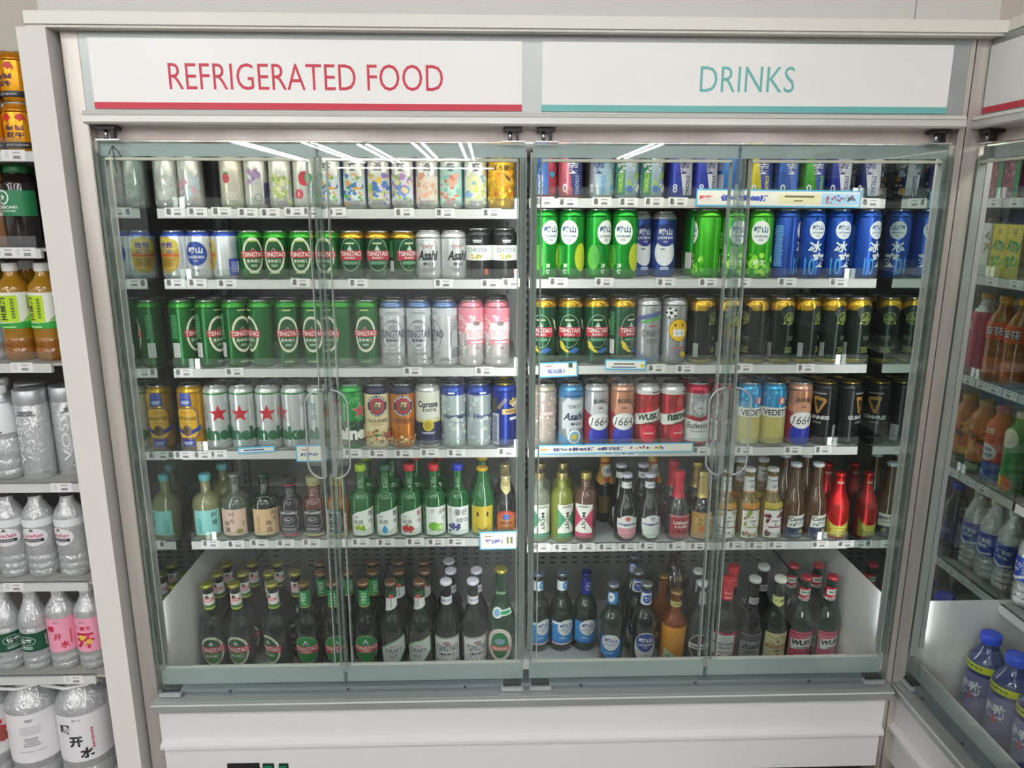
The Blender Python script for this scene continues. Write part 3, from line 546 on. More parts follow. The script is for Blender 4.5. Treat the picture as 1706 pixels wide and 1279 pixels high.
bottle('b_laoS', 'grey-green bottle with blue neck label', HAZE, 250, 34, 0, 0, 13, mat('#9aa2b4', .3, .7), lambda A: A.p([(-30, 92), (-14, 104), (14, 96), (32, 84), (32, 34), (-6, 24), (-30, 44)], '#3f84cc').e(0, 80, 25, 26, '#dcdfe4').t('崂山', 0, 86, 14, '#3a4f8a', 34, bold=.03).t('LAOSHAN', 0, 73, 5, '#5a7ab0', 34, bold=.02).lines(-4, 46, 24, 5, 1, '#bcd8ee'), lambda A: A.r(-42, 192, 42, 228, '#4a8ac4').e(-6, 212, 10, 14, '#dfe4ea').t('崂', -6, 212, 9, '#3a5a9a', bold=.03), prof=GB)
def laodark(A): A.e(0, 62, 32, 50, '#c9ccce').e(0, 78, 27, 30, '#2a4590').t('崂山', 0, 86, 14, WH, 38, bold=.03).t('LAOSHAN', 0, 71, 7, WH, 40, bold=.02).t('啤酒', 0, 62, 5, WH).t('白啤', 0, 36, 6, '#3a4048')
bottle('b_laoD', 'dark bottle with blue oval label', OLV, 250, 34, 0, 0, 13, mat('#a8adb4', .3, .7), laodark, lambda A: A.r(-42, 188, 42, 230, '#d8dce2').r(-42, 224, 42, 230, '#2a4aa0').e(0, 206, 12, 13, '#2448a4').t('崂山', 0, 209, 7, WH, bold=.03).lines(0, 201, 14, 3, 1, '#c8d0e4'), prof=GB)
bottle('b_amber', 'amber bottle with gold cap', AMB, 235, 31, 120, 180, 13, mat('#b08a4a', .3, .8), lambda A: A.r(-26, 40, 26, 60, '#c89a4a').lines(0, 50, 30, 10, 3, '#8a5a1a'))
bottle('b_orange', 'orange bottle with yellow neck label', [mat('#c8861c', .1, 0, coat=.5)]*4+[AMB]*20, 225, 35, 116, 175, 14, mat('#b8905c', .3, .8), lambda A: A.p([(-34, 14), (-34, 56), (-4, 40), (2, 14)], '#a8b890').lines(-20, 28, 16, 14, 3, '#5a7a5a'), lambda A: A.r(-32, 180, 32, 196, '#b8b070').lines(0, 188, 24, 6, 1, '#7a7a3a'))
bottle('b_brown', 'big round brown bottle at back', clear('#a86a2a', .25, .03, '#2a1608'), 270, 50, 170, 232, 15, '#33231a', lambda A: A.lines(4, 190, 20, 14, 3, '#8a7a5a'))
bottle('b_hein', 'dark bottle with oval ring label', mat('#2b322f', .07, 0, coat=.5), 250, 34, 120, 195, 13, '#c8ccce', lambda A: A.e(0, 62, 33, 42, '#9fa6a2').e(0, 62, 30, 38, '#2c3430').r(-34, 54, 34, 70, '#d5d8d4').t('Heineken', 0, 62, 10, '#2a3a30', 52, bold=.03).star(0, 82, 7, '#8a3038').blobs(-22, 22, 30, 48, 6, ['#4a544e'], 5, 3), lambda A: A.r(-9, 186, 9, 226, '#9aa0a6').t('HEIN', 0, 206, 8, '#444a52', 28, rot=90))
bottle('b_budR', 'dark bottle with red foil neck', DARK, 262, 37, 115, 190, 14, '#b81c28', lambda A: A.r(-38, 26, 38, 108, '#a8283c').r(-38, 34, 26, 100, '#c3ccc8').r(-38, 66, 30, 76, '#7f8a88').t('Budweiser', -4, 60, 9, '#5a3a40', 50, shear=.3, bold=.02).e(-2, 88, 16, 10, '#a3b3b0').lines(-4, 44, 48, 8, 3, '#b08a90'), lambda A: A.p([(-44, 254), (44, 254), (44, 188), (0, 200), (-44, 188)], '#c01f28').t('Bud', 0, 222, 9, '#dca0a0', 22, shear=.3, bold=.02).lines(0, 208, 24, 6, 2, '#e0b0a8'), capz=22, capR=16.5)
bottle('b_asahi', 'black bottle with black silver label', mat('#15171a', .07, 0, coat=.5), 262, 35, 112, 190, 14, '#c3c6c8', lambda A: A.r(-34, 10, 34, 100, '#8f9294').r(-34, 76, 34, 98, '#4a4c50').t('DRY', 0, 86, 9, '#2a2c30', 26, bold=.02).t('Asahi', 0, 62, 20, BK, 58, bold=.035, shear=.35).t('辛口', 0, 42, 10, '#1c1e22', 26, bold=.04).lines(0, 22, 46, 16, 5, '#55585c'), lambda A: A.r(-16, 186, 16, 206, '#a8a4aa').lines(0, 196, 22, 12, 4, '#7a6a74'), capz=11)
bottle('b_kirin', 'grey bottle with cream label', HAZE, 262, 35, 112, 190, 14, '#d8d8cc', lambda A: A.r(-36, 8, 36, 102, '#c8bf9a').blobs(-24, 24, 66, 98, 10, ['#8a7a4a', '#b0a26a'], 5, 4).r(-30, 54, 34, 64, '#7a3a22').t('KIRIN LAGER', 2, 59, 6, '#e0c8a0', 56, bold=.03).t('一番搾り', 4, 46, 7, '#26221a', 40, bold=.03).e(4, 30, 5, 7, '#b83a2a').lines(0, 16, 50, 8, 2, '#6a5a2a'), lambda A: A.p([(-24, 208), (24, 208), (24, 186), (0, 178), (-24, 186)], '#c8cc84').t('一番', 0, 195, 9, '#2a2a1a', 24, bold=.03), capz=11)
def b_wusu(A): A.r(-40, 18, 40, 106, '#b8566a').r(-40, 96, 40, 100, '#8a2a40').p([(-36, 48), (-36, 80), (36, 88), (36, 54)], '#d6d8d8').t('WUSU', 0, 72, 17, '#1c2422', 60, bold=.05, shear=.15, rot=3).t('乌苏啤酒', 2, 55, 6, '#3a2a2c', 34, bold=.03, rot=3).lines(0, 30, 40, 8, 2, '#c88a94')
bottle('b_wusu', 'green bottle, red wraparound labels', clear('#7aa080', .3, .03, '#22382a'), 265, 36, 0, 0, 13, mat('#b83844', .3, .4), b_wusu, lambda A: A.r(-46, 194, 46, 202, '#d8d8d4').lines(0, 198, 30, 5, 1, '#8a6a6a').r(-46, 202, 46, 234, '#b02430').p([(-19, 210), (-19, 226), (19, 230), (19, 214)], '#dde0dc').t('WUSU', 0, 220, 9, '#1c5a34', 30, bold=.05, rot=5).lines(6, 206, 20, 4, 1, '#e0b0b0'), prof=TB)
# fifth shelf
def plum(lc, txt, c2): 
    def f(A):
        A.r(-34, 14, 34, 82, lc).lines(-20, 40, 14, 40, 6, c2)
        for i, ch in enumerate(txt): A.t(ch, 18 if i < 2 else 2, 68-(i % 2)*22-(4 if i > 1 else 0), 15, '#2a2a28', bold=.01)
    return f
PB = bot2(172, 38, 86, 122, 13)
bottle('p_blue', 'pale bottle with aqua label', clear('#e4e4c8', .45, .03, '#a3a478'), 172, 38, 0, 0, 13, '#63b0b8', plum('#8fd0cc', '梅見', '#5aa8a8'), capz=17, capR=15, prof=PB)
bottle('p_pink', 'grey bottle with pink plum label', clear('#c8d0c0', .4, .03, '#6f786a'), 172, 38, 0, 0, 13, mat('#7a807a', .3, .3), lambda A: A.r(-36, 12, 36, 84, '#d8b8a8').t('时', -2, 70, 14, '#2a2a28').t('光', -2, 52, 14, '#2a2a28').t('梅', -16, 46, 13, '#2a2a28').t('酒', -14, 28, 13, '#2a2a28').e(16, 24, 8, 7, '#8a8a4a').lines(26, 44, 5, 14, 3, '#a87a70'), capz=9, prof=PB)
bottle('p_beige', 'dark green bottle with beige label', clear('#2a5a38', .3, .03, '#12301e'), 172, 38, 0, 0, 13, mat('#22402c', .3, .2), lambda A: A.r(-36, 12, 36, 84, '#d8b48e').t('时', 20, 72, 14, '#2a2a28').t('光', 22, 56, 13, '#2a2a28').t('梅', 6, 46, 14, '#2a2a28').t('酒', 6, 27, 14, '#2a2a28').lines(-20, 44, 8, 44, 8, '#b08a5a'), capz=9, prof=PB)
def jack(A): A.r(-27, 14, 27, 82, '#1d1c26').o(0, 48, 25, 33, 1, '#b9b9bc').t("JACK DANIEL'S", 0, 72, 8, '#dcdcdc', 46, bold=.03).o(0, 54, 14, 8, 1, '#b9b9bc').t('No.7', 0, 54, 6, '#dcdcdc', bold=.02).t('Tennessee', 0, 38, 5, '#c8c8c8', 30).t('WHISKEY', 0, 28, 6, '#c8c8c8', 34, bold=.02)
JB = bot2(166, 31, 86, 112, 16)
for k, look, g, c, ln in [('j_black', 'square black bottle with red ring', mat('#14121c', .07, 0, coat=.5), '#1a1a1e', '#b82838'), ('j_cola', 'square cola-coloured bottle', clear('#b0603a', .3, .03, '#6a2c16'), '#9a9470', '#c8b85a'), ('j_honey', 'square honey-coloured bottle', clear('#d89a3a', .3, .03, '#a8681a'), '#b09a5a', '#c8c05a')]:
    bottle(k, look, g, 166, 31, 0, 0, 16, c, (lambda ln: lambda A: (jack(A), A.r(-27, 10, 27, 14, ln)))(ln), (lambda ln: lambda A: A.r(-50, 143, 50, 146, ln))(ln), capz=19, capR=18.5, prof=JB)
def soju(fr, hang, hc):
    def f(A):
        A.p([(-32, 8), (-32, 62), (-14, 74), (34, 84), (34, 8)], '#e2e6e0').t('진로', -18, 60, 4, '#4a4a4a', 12, bold=.03).t('眞露', -12, 46, 12, '#8a8c8a', 26, bold=.01).t(hang[0], 20, 68, 14, hc, bold=.02)
        A.t(hang[1], 20, 46, 12, hc, bold=.02).lines(16, 24, 14, 3, 1, '#a8b0a8'); fr(A)
    return f
SB = bot2(196, 32, 98, 130, 12.5)
for k, look, cap, f in [
    ('sj_grape', 'green bottle with grape label', '#9fc42a', soju(lambda A: A.blobs(-22, 2, 16, 36, 8, ['#a8c43a', '#7fa828'], 5, 3), '청이', '#2a4a2a')),
    ('sj_drop', 'green bottle with water-drop label', '#2a5a48', soju(lambda A: A.p([(-8, 38), (-1, 26), (-2, 17), (-8, 13), (-14, 17), (-15, 26)], '#2a9ad0'), '참이', '#1f2a3a')),
    ('sj_straw', 'green bottle with strawberry label', '#c82a3a', soju(lambda A: A.e(-16, 26, 9, 10, '#c83038').e(-2, 24, 8, 10, '#b82830').e(4, 17, 5, 5, '#e0d8c8').blobs(-18, -4, 32, 38, 3, ['#4a8a3a'], 3, 3), '딸이', '#b02a2a')),
    ('sj_lime', 'green bottle with lime label', '#c82a3a', lambda A: A.r(-28, 8, 32, 86, '#e2e6e0').t('처음', -10, 74, 10, '#4a4a4a', 10, rot=90).t('순하', 18, 72, 14, '#5a6a28', 24, bold=.02).t('리', 20, 52, 12, '#3a4a28').e(-8, 32, 13, 12, '#6aa83a').e(8, 28, 12, 11, '#8ac04a').e(12, 28, 7, 6, '#cfe09a')),
    ('sj_blue', 'green bottle with blueberry label', '#2a3cb8', lambda A: A.r(-32, 8, 32, 86, '#e2e6e4').t('처음', -22, 74, 8, '#4a4a4a', 10, rot=90).t('좋은', 8, 70, 16, '#24283a', 36, bold=.01).t('데이', 12, 48, 14, '#24283a', 30, bold=.01).blobs(-26, 4, 16, 38, 10, ['#4a5a9a', '#38487c'], 5, 3).e(10, 22, 7, 6, '#dfe2d8'))]:
    bottle(k, look, SOJU, 196, 32, 0, 0, 12.5, cap, f, capz=17, capR=14.5, prof=SB)
bottle('smile', 'green bottle with smiling yellow label', SOJU, 186, 33, 98, 160, 13, '#c8a828', lambda A: A.r(-31, 10, 31, 86, '#bfa926').e(-12, 64, 3, 7, '#2a2412').e(14, 64, 3, 7, '#2a2412').p([(-22, 38), (-12, 22), (0, 17), (12, 22), (22, 38), (12, 25), (0, 20), (-12, 25)], '#3a3214'))
bottle('orval', 'dark bottle with orange-red label', mat('#16181a', .07, 0, coat=.5), 164, 29, 82, 128, 12, mat('#c8bc8a', .3, .6), lambda A: A.e(0, 66, 28, 22, '#8a2a20').r(-28, 12, 28, 66, '#8a2a20').e(0, 64, 25, 19, '#b04a2c').r(-25, 16, 25, 64, '#a8642c').e(0, 66, 10, 10, '#33509a').lines(0, 46, 38, 10, 2, '#5a2a14').lines(0, 28, 40, 14, 4, '#7a4a1c'), lambda A: A.p([(-20, 156), (20, 156), (16, 124), (0, 114), (-18, 132)], '#c8bc8a').lines(0, 142, 20, 12, 3, '#8a7a3a'), zk=.84)
def mojt(c1, c2):
    def f(A): A.r(-25, 14, 25, 108, '#dfe0d6').p([(-25, 98), (-25, 36), (-3, 67)], c1).p([(25, 98), (25, 36), (3, 67)], c2).t('MOJT', 0, 62, 12, '#24282a', 50, rot=-90, bold=.02).r(-25, 14, 25, 28, c1 if c1 != '#dfe0d6' else '#c8ccb8').lines(0, 102, 30, 6, 2, '#8a8c84')
    return f
MB_ = bot2(190, 31, 116, 150, 13)
bottle('m_clear', 'clear bottle with dark diabolo label', clear('#e4e6dc', .5, .03, '#a8aa9a'), 190, 31, 0, 0, 13, mat('#a89a6a', .3, .7), mojt('#4a8a6a', '#c8ccb8'), capz=18, capR=15, prof=MB_)
bottle('m_green', 'yellow-green bottle with green diabolo label', clear('#d4dc8a', .4, .03, '#9aa24a'), 190, 31, 0, 0, 13, mat('#a89a6a', .3, .7), mojt('#3a8a5e', '#3a8a5e'), capz=18, capR=15, prof=MB_)
bottle('m_pink', 'brownish bottle with pink diabolo label', clear('#c8a890', .4, .03, '#7a5a4c'), 190, 31, 0, 0, 13, mat('#b0a060', .3, .7), mojt('#c04468', '#c04468'), capz=18, capR=15, prof=MB_)
bottle('k_pass', 'dark bottle with gold 1664 collar', mat('#14181a', .07, 0, coat=.5), 225, 31, 100, 160, 13, '#a8742c', lambda A: A.r(-26, 30, 26, 80, '#6a5a30'), lambda A: A.p([(-22, 206), (22, 206), (26, 128), (8, 112), (0, 122), (-10, 112), (-26, 128)], '#c89a3c').t('PASSION', 0, 192, 6, '#4a3018', 24, bold=.02).e(6, 152, 20, 17, '#e4e4de').t('1664', 6, 152, 14, '#1c1e22', 30, shear=.25).p([(-14, 132), (8, 134), (4, 118), (0, 124), (-8, 118)], '#a83028').r(-22, 170, 22, 176, '#a83a24'))
def hg(top, bot): return lambda A: (A.e(0, 44, 30, 32, '#dfe0de'), A.r(-30, 44, 30, 66, '#dfe0de'), A.p([(-29, 40), (29, 40), (26, 20), (10, 11), (-10, 11), (-26, 20)], bot), A.t('Hoegaarden', 0, 50, 9, '#3a4a86', 52, bold=.035), A.e(0, 66, 7, 6, top))
HB = bot_prof(184, 31, 84, 140, 12.5)
bottle('h_rose', 'black bottle with white and pink label', mat('#14191a', .07, 0, coat=.5), 184, 31, 0, 0, 12.5, '#d0cce0', hg('#c86a5a', '#cf8f9c'), lambda A: A.r(-34, 146, 34, 163, '#dadada').lines(6, 155, 14, 8, 2, '#9a9aa4'), prof=HB)
bottle('h_white', 'black bottle with round white label', mat('#14191a', .07, 0, coat=.5), 184, 31, 0, 0, 12.5, '#d0cce0', hg('#a8b0c0', '#cfd8cc'), lambda A: A.r(-34, 146, 34, 163, '#dadada').lines(0, 155, 24, 8, 2, '#9a9aa4'), prof=HB)
bottle('l_red', 'dark bottle with red foil top', mat('#2a302e', .07, 0, coat=.5), 190, 32, 86, 132, 12.5, '#c82c44', lambda A: A.r(-33, 10, 33, 76, '#8f1c28').r(-33, 70, 33, 73, '#c0a0a0').t('Liefmans', 0, 54, 10, '#dcd0d0', 46, bold=.03).t('KRIEK', 0, 42, 7, '#dcd0d0', 38, bold=.02).blobs(-24, 24, 16, 32, 6, ['#b83040', '#5a1018'], 5, 3), lambda A: A.r(-60, 118, 60, 176, '#c42a40'), capz=18, capR=15.5)
bottle('l_gold', 'dark bottle with gold foil top', mat('#1e1e1e', .07, 0, coat=.5), 190, 32, 86, 132, 12.5, mat('#b9a86a', .3, .6), lambda A: A.r(-33, 8, 33, 82, '#b08c4c').blobs(-20, 20, 20, 72, 8, ['#c8a868', '#8a6a30'], 6, 3).e(0, 34, 9, 8, '#b86a3a'), lambda A: A.r(-60, 118, 60, 176, mat('#c0ac70', .35, .6)), capz=18, capR=15.5)
def tempt(c, r2, n): return lambda A: (A.r(-31, 90, 31, 106, c), A.r(-31, 8, 31, 86, '#dddcd4'), A.blobs(-26, 26, 14, 80, 9, r2, 7, n), A.e(0, 46, 19, 20, '#e8e6e0'), A.t('TEMPT', 0, 56, 5, '#2a2a2a', 24, bold=.02), A.t(str(n), 0, 46, 9, '#3a3a3a', bold=.02), A.r(-18, 37, 18, 41, r2[0]))
for k, look, n, c, r2 in [('t_grey', 'cider bottle with grey wreath label', 7, '#b88a3c', ['#7a7468', '#a09a8c', '#c88a78']), ('t_leaf', 'cider bottle with leafy wreath label', 9, '#b8802c', ['#8a9a4a', '#5a6a3a', '#c8785a']), ('t_rose', 'cider bottle with magenta wreath label', 4, '#b8a84a', ['#8a3a5a', '#a84a6a', '#6a2a44'])]:
    bottle(k, look, STRAW, 197, 31, 0, 0, 12.5, '#d8dad8', tempt(c, r2, n), lambda A: A.r(-60, 132, 60, 175, '#dadbd6').r(-60, 132, 60, 136, '#c08a74').t('TEMPT', 0, 163, 6, '#3a3c40', 24, bold=.02).lines(0, 149, 14, 12, 3, '#8a9a98'), prof=bot_prof(197, 31, 92, 142, 12.5))
bottle('c_corona', 'clear amber bottle with navy label', clear('#d0a468', .45, .03, '#6a4a26'), 210, 30, 92, 160, 12.5, '#d0d4dc', lambda A: A.p([(-28, 44), (-24, 84), (28, 88), (28, 44)], '#dcdcd4').t('Corona', 2, 74, 14, '#1f2a48', 50, bold=.035).t('Extra', 6, 60, 8, '#1f2a48', 26, bold=.01).r(-30, 8, 30, 44, '#1c2a4a').e(10, 30, 7, 8, '#a8986a').lines(0, 16, 44, 4, 1, '#8a94b0').blobs(-24, -8, 48, 56, 4, ['#3a4a5a'], 3, 3), zk=.82)
bottle('r_alu', 'red metal bottle with gold base', [mat('#c0141c', .3, .6)], 182, 32, 88, 145, 13, mat('#c01a20', .3, .6), lambda A: A.r(-33, 8, 33, 64, mat('#b9a23a', .35, .5)).lines(0, 36, 48, 44, 5, '#d8c860').e(0, 66, 31, 26, mat('#c0141c', .3, .6)).o(0, 84, 20, 24, 1.4, '#a8402a').o(0, 84, 13, 16, 1.4, '#a8402a').blobs(-12, 12, 72, 96, 6, ['#a83a24'], 4, 3), lambda A: A.t('百威', 0, 156, 7, '#e4c8b8', 18, bold=.02))
# left shelves
def pp(H, R, zs, z2, rn, ribs=()):
    p = [(R-6, 0), (R-1, 4), (R, 9)]
    for a in ribs: p += [(R, a-3), (R-1.6, a), (R, a+3)]
    p += [(R, zs)]
    for i in range(1, 8):
        t = i/7; p.append((R+(rn+1-R)*(1-math.cos(PI*t))/2, zs+(z2-zs)*t))
    return p+[(rn, H-14), (rn, H-2)]
bottle('w_coffee', 'dark coffee bottle with green lid', [mat('#1b1512', .1, 0, coat=.5)], 172, 35, 130, 156, 22, '#1f6a3c', lambda A: A.r(-60, 66, 60, 118, '#1d7a4a').e(-8, 104, 15, 15, '#dfe4e0').e(-8, 104, 11.5, 11.5, '#1d7a4a').star(-8, 104, 8, '#dfe4e0').t('AMERICANO', 0, 84, 6, '#e8ece8', 42, bold=.03).t('美式咖啡', 0, 76, 5, '#c8d8cc', 34, bold=.02), capz=18, capR=24, prof=pp(172, 35, 130, 154, 21))
bottle('w_coffee2', 'amber coffee bottle with pale label', [mat('#7a5430', .1, 0, coat=.5)], 172, 35, 130, 156, 22, '#1f6a3c', lambda A: A.r(-60, 66, 60, 118, '#d0c8bc').lines(20, 92, 40, 40, 9, '#8a6a5a'), capz=18, capR=24, prof=pp(172, 35, 130, 154, 21))
def tea(A):
    A.r(-66, 72, 66, 150, '#e2e4dc').r(-28, 86, 26, 144, '#b4d42a').t('茶', -4, 132, 17, BK, bold=.03).t('里', -4, 115, 14, BK, bold=.03).t('王', -4, 98, 14, BK, bold=.03).lines(16, 116, 8, 44, 7, '#5a7a1c').r(-26, 106, -20, 118, '#c03a2a').p([(-66, 72), (-66, 80), (0, 84), (30, 86), (66, 100), (66, 72)], '#2f9a3c').lines(4, 76, 34, 4, 1, '#a8dca0').p([(30, 86), (50, 108), (66, 112), (66, 90)], '#8ac46a').lines(46, 128, 6, 30, 5, '#8a8a80')
bottle('w_tea', 'tea bottle with lime green label', [mat('#8a5414', .1, 0, coat=.5)]*6+[mat('#9a701c', .1, 0, coat=.5)]*30, 212, 33, 156, 186, 15, '#e6e8e4', tea, capz=18, capR=16.5, prof=pp(212, 33, 156, 190, 13.5, (30, 52)))
bottle('w_blue', 'clear bottle with blue shaded label', PET, 212, 32, 150, 186, 15, '#e0e2e2', lambda A: A.r(-66, 96, 66, 160, '#d4dce4').r(-66, 80, 66, 104, '#3a80b8').r(-66, 40, 66, 80, '#a8c0d4').t('A', 24, 144, 10, '#2a2a3a', bold=.02), capz=18, capR=16.5, prof=pp(212, 32, 156, 190, 13.5, (24,)))
bottle('w_spring', 'water bottle with white brush label', PET, 216, 32, 150, 186, 15, '#e6e6e6', lambda A: A.r(-66, 110, 66, 176, '#e0e4e6').t('泉', 0, 124, 15, '#22242a', bold=.02, rot=25).t('冷', -8, 150, 12, '#22242a', rot=15).lines(22, 152, 14, 26, 6, '#a8b0b4').r(14, 112, 30, 115, '#22242a'), capz=18, capR=17, prof=pp(216, 32, 150, 192, 14, (24, 48, 96)))
VP_ = [(33, 0), (34, 3), (34, 176), (33, 178), (33, 180), (33, 206)]
bottle('w_voss', 'cylinder bottle with wide silver cap', PET, 208, 34, 0, 0, 33, mat('#b4b8ba', .35, .6), lambda A: A.t('VOSS', -6, 92, 17, '#e6eaec', 112, rot=90).lines(14, 156, 44, 12, 4, '#4a4e52').r(6, 66, 20, 76, '#b8bec0'), capz=34, capR=34.5, prof=VP_)
def lw(A): A.r(-66, 128, 66, 146, '#dfe3e4').e(0, 104, 32, 22, '#e2dfe2').t('Laoshan', 0, 108, 9, '#b83a54', 46, shear=.3, bold=.02).r(-24, 92, 24, 100, '#26262a').t('饮用天然水', 0, 96, 5, '#d8d8d8', 36).p([(-6, 118), (0, 126), (6, 118)], '#5a5a60')
bottle('w_lao', 'clear bottle with oval red-script label', PET, 214, 33, 150, 190, 15, '#2a2422', lw, capz=17, capR=16.5, prof=pp(214, 33, 148, 192, 13.5, (20, 38, 56)))
bottle('w_green', 'clear bottle with dark green label', PET, 214, 33, 140, 190, 15, '#e4e4e2', lambda A: A.r(-66, 52, 66, 100, '#154a34').t('怡寶', 0, 80, 12, '#dfe6e2', 28, bold=.03).o(0, 80, 22, 12, 1.2, '#c8d0cc').lines(0, 62, 30, 8, 2, '#9ab8a8').lines(44, 76, 6, 30, 5, '#a8c0b0'), capz=17, capR=16.5, prof=pp(214, 33, 120, 192, 13.5, (18, 34, 112)))
def kai(c, ex=None):
    def f(A):
        A.r(-66, 50, 66, 138, '#e79db4').t('熟水', -2, 128, 4, '#5a3a44', 14)
        if ex: A.t('富贵花', -2, 112, 11, c, 34, bold=.04).t('开', 0, 80, 40, c, 42, bold=.05).e(-6, 88, 7, 7, '#e8c83a').e(10, 78, 6, 6, '#e0b84a').blobs(-20, 20, 60, 92, 5, ['#b89a3a'], 3, 4)
        else: A.t('喝', -16, 110, 17, c, bold=.04).t('开', -2, 90, 17, c, bold=.04).t('水', 12, 70, 18, c, bold=.04).lines(26, 88, 4, 40, 8, c)
    return f
bottle('w_pink', 'bottle with pink slanting-text label', PET, 214, 33, 150, 190, 15, '#e4e4e2', kai('#b81c3c'), capz=17, capR=16.5, prof=pp(214, 33, 148, 192, 13.5, (20, 38)))
bottle('w_pink2', 'bottle with pink flower-gift label', PET, 214, 33, 150, 190, 15, '#e4e4e2', kai('#b81c3c', 1), capz=17, capR=16.5, prof=pp(214, 33, 148, 192, 13.5, (20, 38)))
def jug(label, key, look, handle=True):
    prof = pp(320, 62, 200, 282, 20, (40, 80))
    def ex(A, l):
        l.lathe([(24, 292), (27, 294), (27, 300), (22, 302)], M_('#e6e6e6'), 24)
        if handle:
            pts = [(-.024, 0, .296), (-.045, -.012, .296), (-.07, -.035, .286), (-.06, -.055, .276), (0, -.064, .272), (.05, -.055, .276), (.06, -.03, .286), (.024, -.004, .296)]
            l.tube(pts, .0042, M_('#e6e6e6'), 8)
    bottle(key, look, PET, 322, 62, 0, 0, 20, '#e6e6e6', label, capz=28, capR=22, prof=prof, extra=ex)
jug(lambda A: A.r(-124, 70, 124, 200, '#dcdcdc').t('Laoshan', 0, 176, 16, '#b82a4a', 84, shear=.3, bold=.02).r(-50, 150, 50, 162, '#c03040').t('饮用天然水', 0, 156, 7, WH, 60).blobs(-50, 50, 90, 140, 8, ['#b83a44', '#9a4a44', '#c88a84'], 16, 3), 'w_jugred', 'large jug with red script label', False)
jug(lambda A: A.r(-124, 60, 124, 196, '#e2e0e2').lines(10, 178, 20, 8, 2, '#7a7a7e').lines(10, 150, 50, 24, 5, '#c8c4c8').lines(10, 118, 40, 26, 4, '#a8a4a8').t('drinking water', 10, 92, 6, '#7a7a7e', 60), 'w_jugplain', 'large handled jug with plain label')
jug(lambda A: A.r(-124, 60, 124, 190, '#e2e0e2').t('熟水', 14, 178, 6, '#5a5a5e', 22).t('喝', -16, 152, 28, '#232326', bold=.05).t('开', 6, 118, 30, '#232326', bold=.05).t('水', 28, 84, 30, '#232326', bold=.05).lines(44, 122, 6, 60, 9, '#b84a5a'), 'w_jugtext', 'large handled jug with black characters')
# right refrigerator
bottle('x_green', 'green soda bottle with green label', [mat('#10281c', .1, 0, coat=.5)]*6+[clear('#6ab07a', .4, .03, '#1c5a34')]*30, 214, 33, 140, 190, 14, '#1f8a4a', lambda A: A.r(-66, 90, 66, 140, '#1f9a4a').t('雪碧', 0, 114, 20, '#e0ece0', 44, bold=.04), capz=15, capR=16, prof=pp(214, 33, 142, 194, 13.5, (30,)))
bottle('x_pinkred', 'pink-red wrapped soda bottle', ['#b02848']*5+[PET]*30, 214, 33, 140, 190, 14, '#d8a022', lambda A: A.r(-66, 20, 66, 160, '#b82c50').lines(10, 130, 24, 20, 3, '#e0b8b8').bar(26, 40, 18, 34), capz=15, capR=16, prof=pp(214, 33, 156, 194, 13.5))
bottle('x_orange', 'orange soda bottle with orange label', [mat('#c8641c', .1, 0, coat=.5)]*8+[clear('#f0b070', .4, .03, '#c8783a')]*30, 214, 34, 140, 190, 14, '#d88c1c', lambda A: A.r(-66, 108, 66, 150, '#e05a24').t('芬达', 0, 128, 24, '#26306a', 54, bold=.06).t('芬达', 0, 129, 21, WH, 50, bold=.02), capz=15, capR=16, prof=pp(214, 34, 142, 194, 13.5, (30, 60, 90)))
def juice(A): A.r(-66, 40, 66, 150, '#d87a24').blobs(-40, 40, 46, 146, 10, ['#e8a02c', '#d8501c', '#e8c040', '#c86a20'], 11, 4).t('果粒橙', 0, 104, 16, '#2a2414', 52, bold=.03, rot=25).blobs(-30, 30, 60, 120, 3, ['#2a5a34'], 4, 9).r(-66, 6, 66, 40, '#1c5034').lines(0, 24, 40, 20, 4, '#a8b890')
bottle('x_juice', 'orange juice bottle with green base', ['#c8742a'], 200, 34, 150, 178, 16, '#c8a024', juice, capz=15, capR=18, prof=pp(200, 34, 148, 182, 16))
bottle('x_vita', 'red and blue vitamin drink bottle', ['#c84a24'], 205, 33, 150, 178, 16, '#b8304a', lambda A: (A.r(-66, 6, 66, 60, '#2452a8'), A.r(-66, 60, 66, 165, '#d84a28'), A.t('农夫', 0, 140, 16, WH, 34, bold=.03), A.e(0, 84, 26, 22, '#e4e0d8'), A.t('ARC', 0, 92, 10, '#26348a', 34, bold=.04), A.t('OCE', 0, 78, 10, '#26348a', 34, bold=.04), A.lines(10, 30, 26, 12, 2, '#a8c0e0')), capz=15, capR=18, prof=pp(205, 33, 148, 182, 16))
bottle('x_fruitg', 'green vegetable juice bottle', ['#2a8a34'], 205, 36, 150, 178, 18, '#d8d0c0', lambda A: (A.r(-70, 6, 70, 160, '#2a8a34'), A.e(0, 140, 26, 24, '#e4dcc8'), A.e(-6, 26, 20, 20, '#e0702c'), A.e(14, 30, 14, 16, '#e4c83a'), A.t('农夫果园', 14, 84, 12, '#d82a2a', 50, rot=90, bold=.03)), capz=15, capR=20, prof=pp(205, 36, 148, 182, 18))
DB = clear('#3a4a9a', .25, .03, '#10183c')
bottle('x_navy', 'dark blue sports drink bottle', DB, 214, 35, 140, 190, 15, '#2a48c8', lambda A: A.r(-66, 50, 66, 110, '#1c2468').t('苏打', 0, 80, 16, '#8a94c8', 40, bold=.02), capz=17, capR=18, prof=pp(214, 35, 140, 190, 15, (30, 120)))
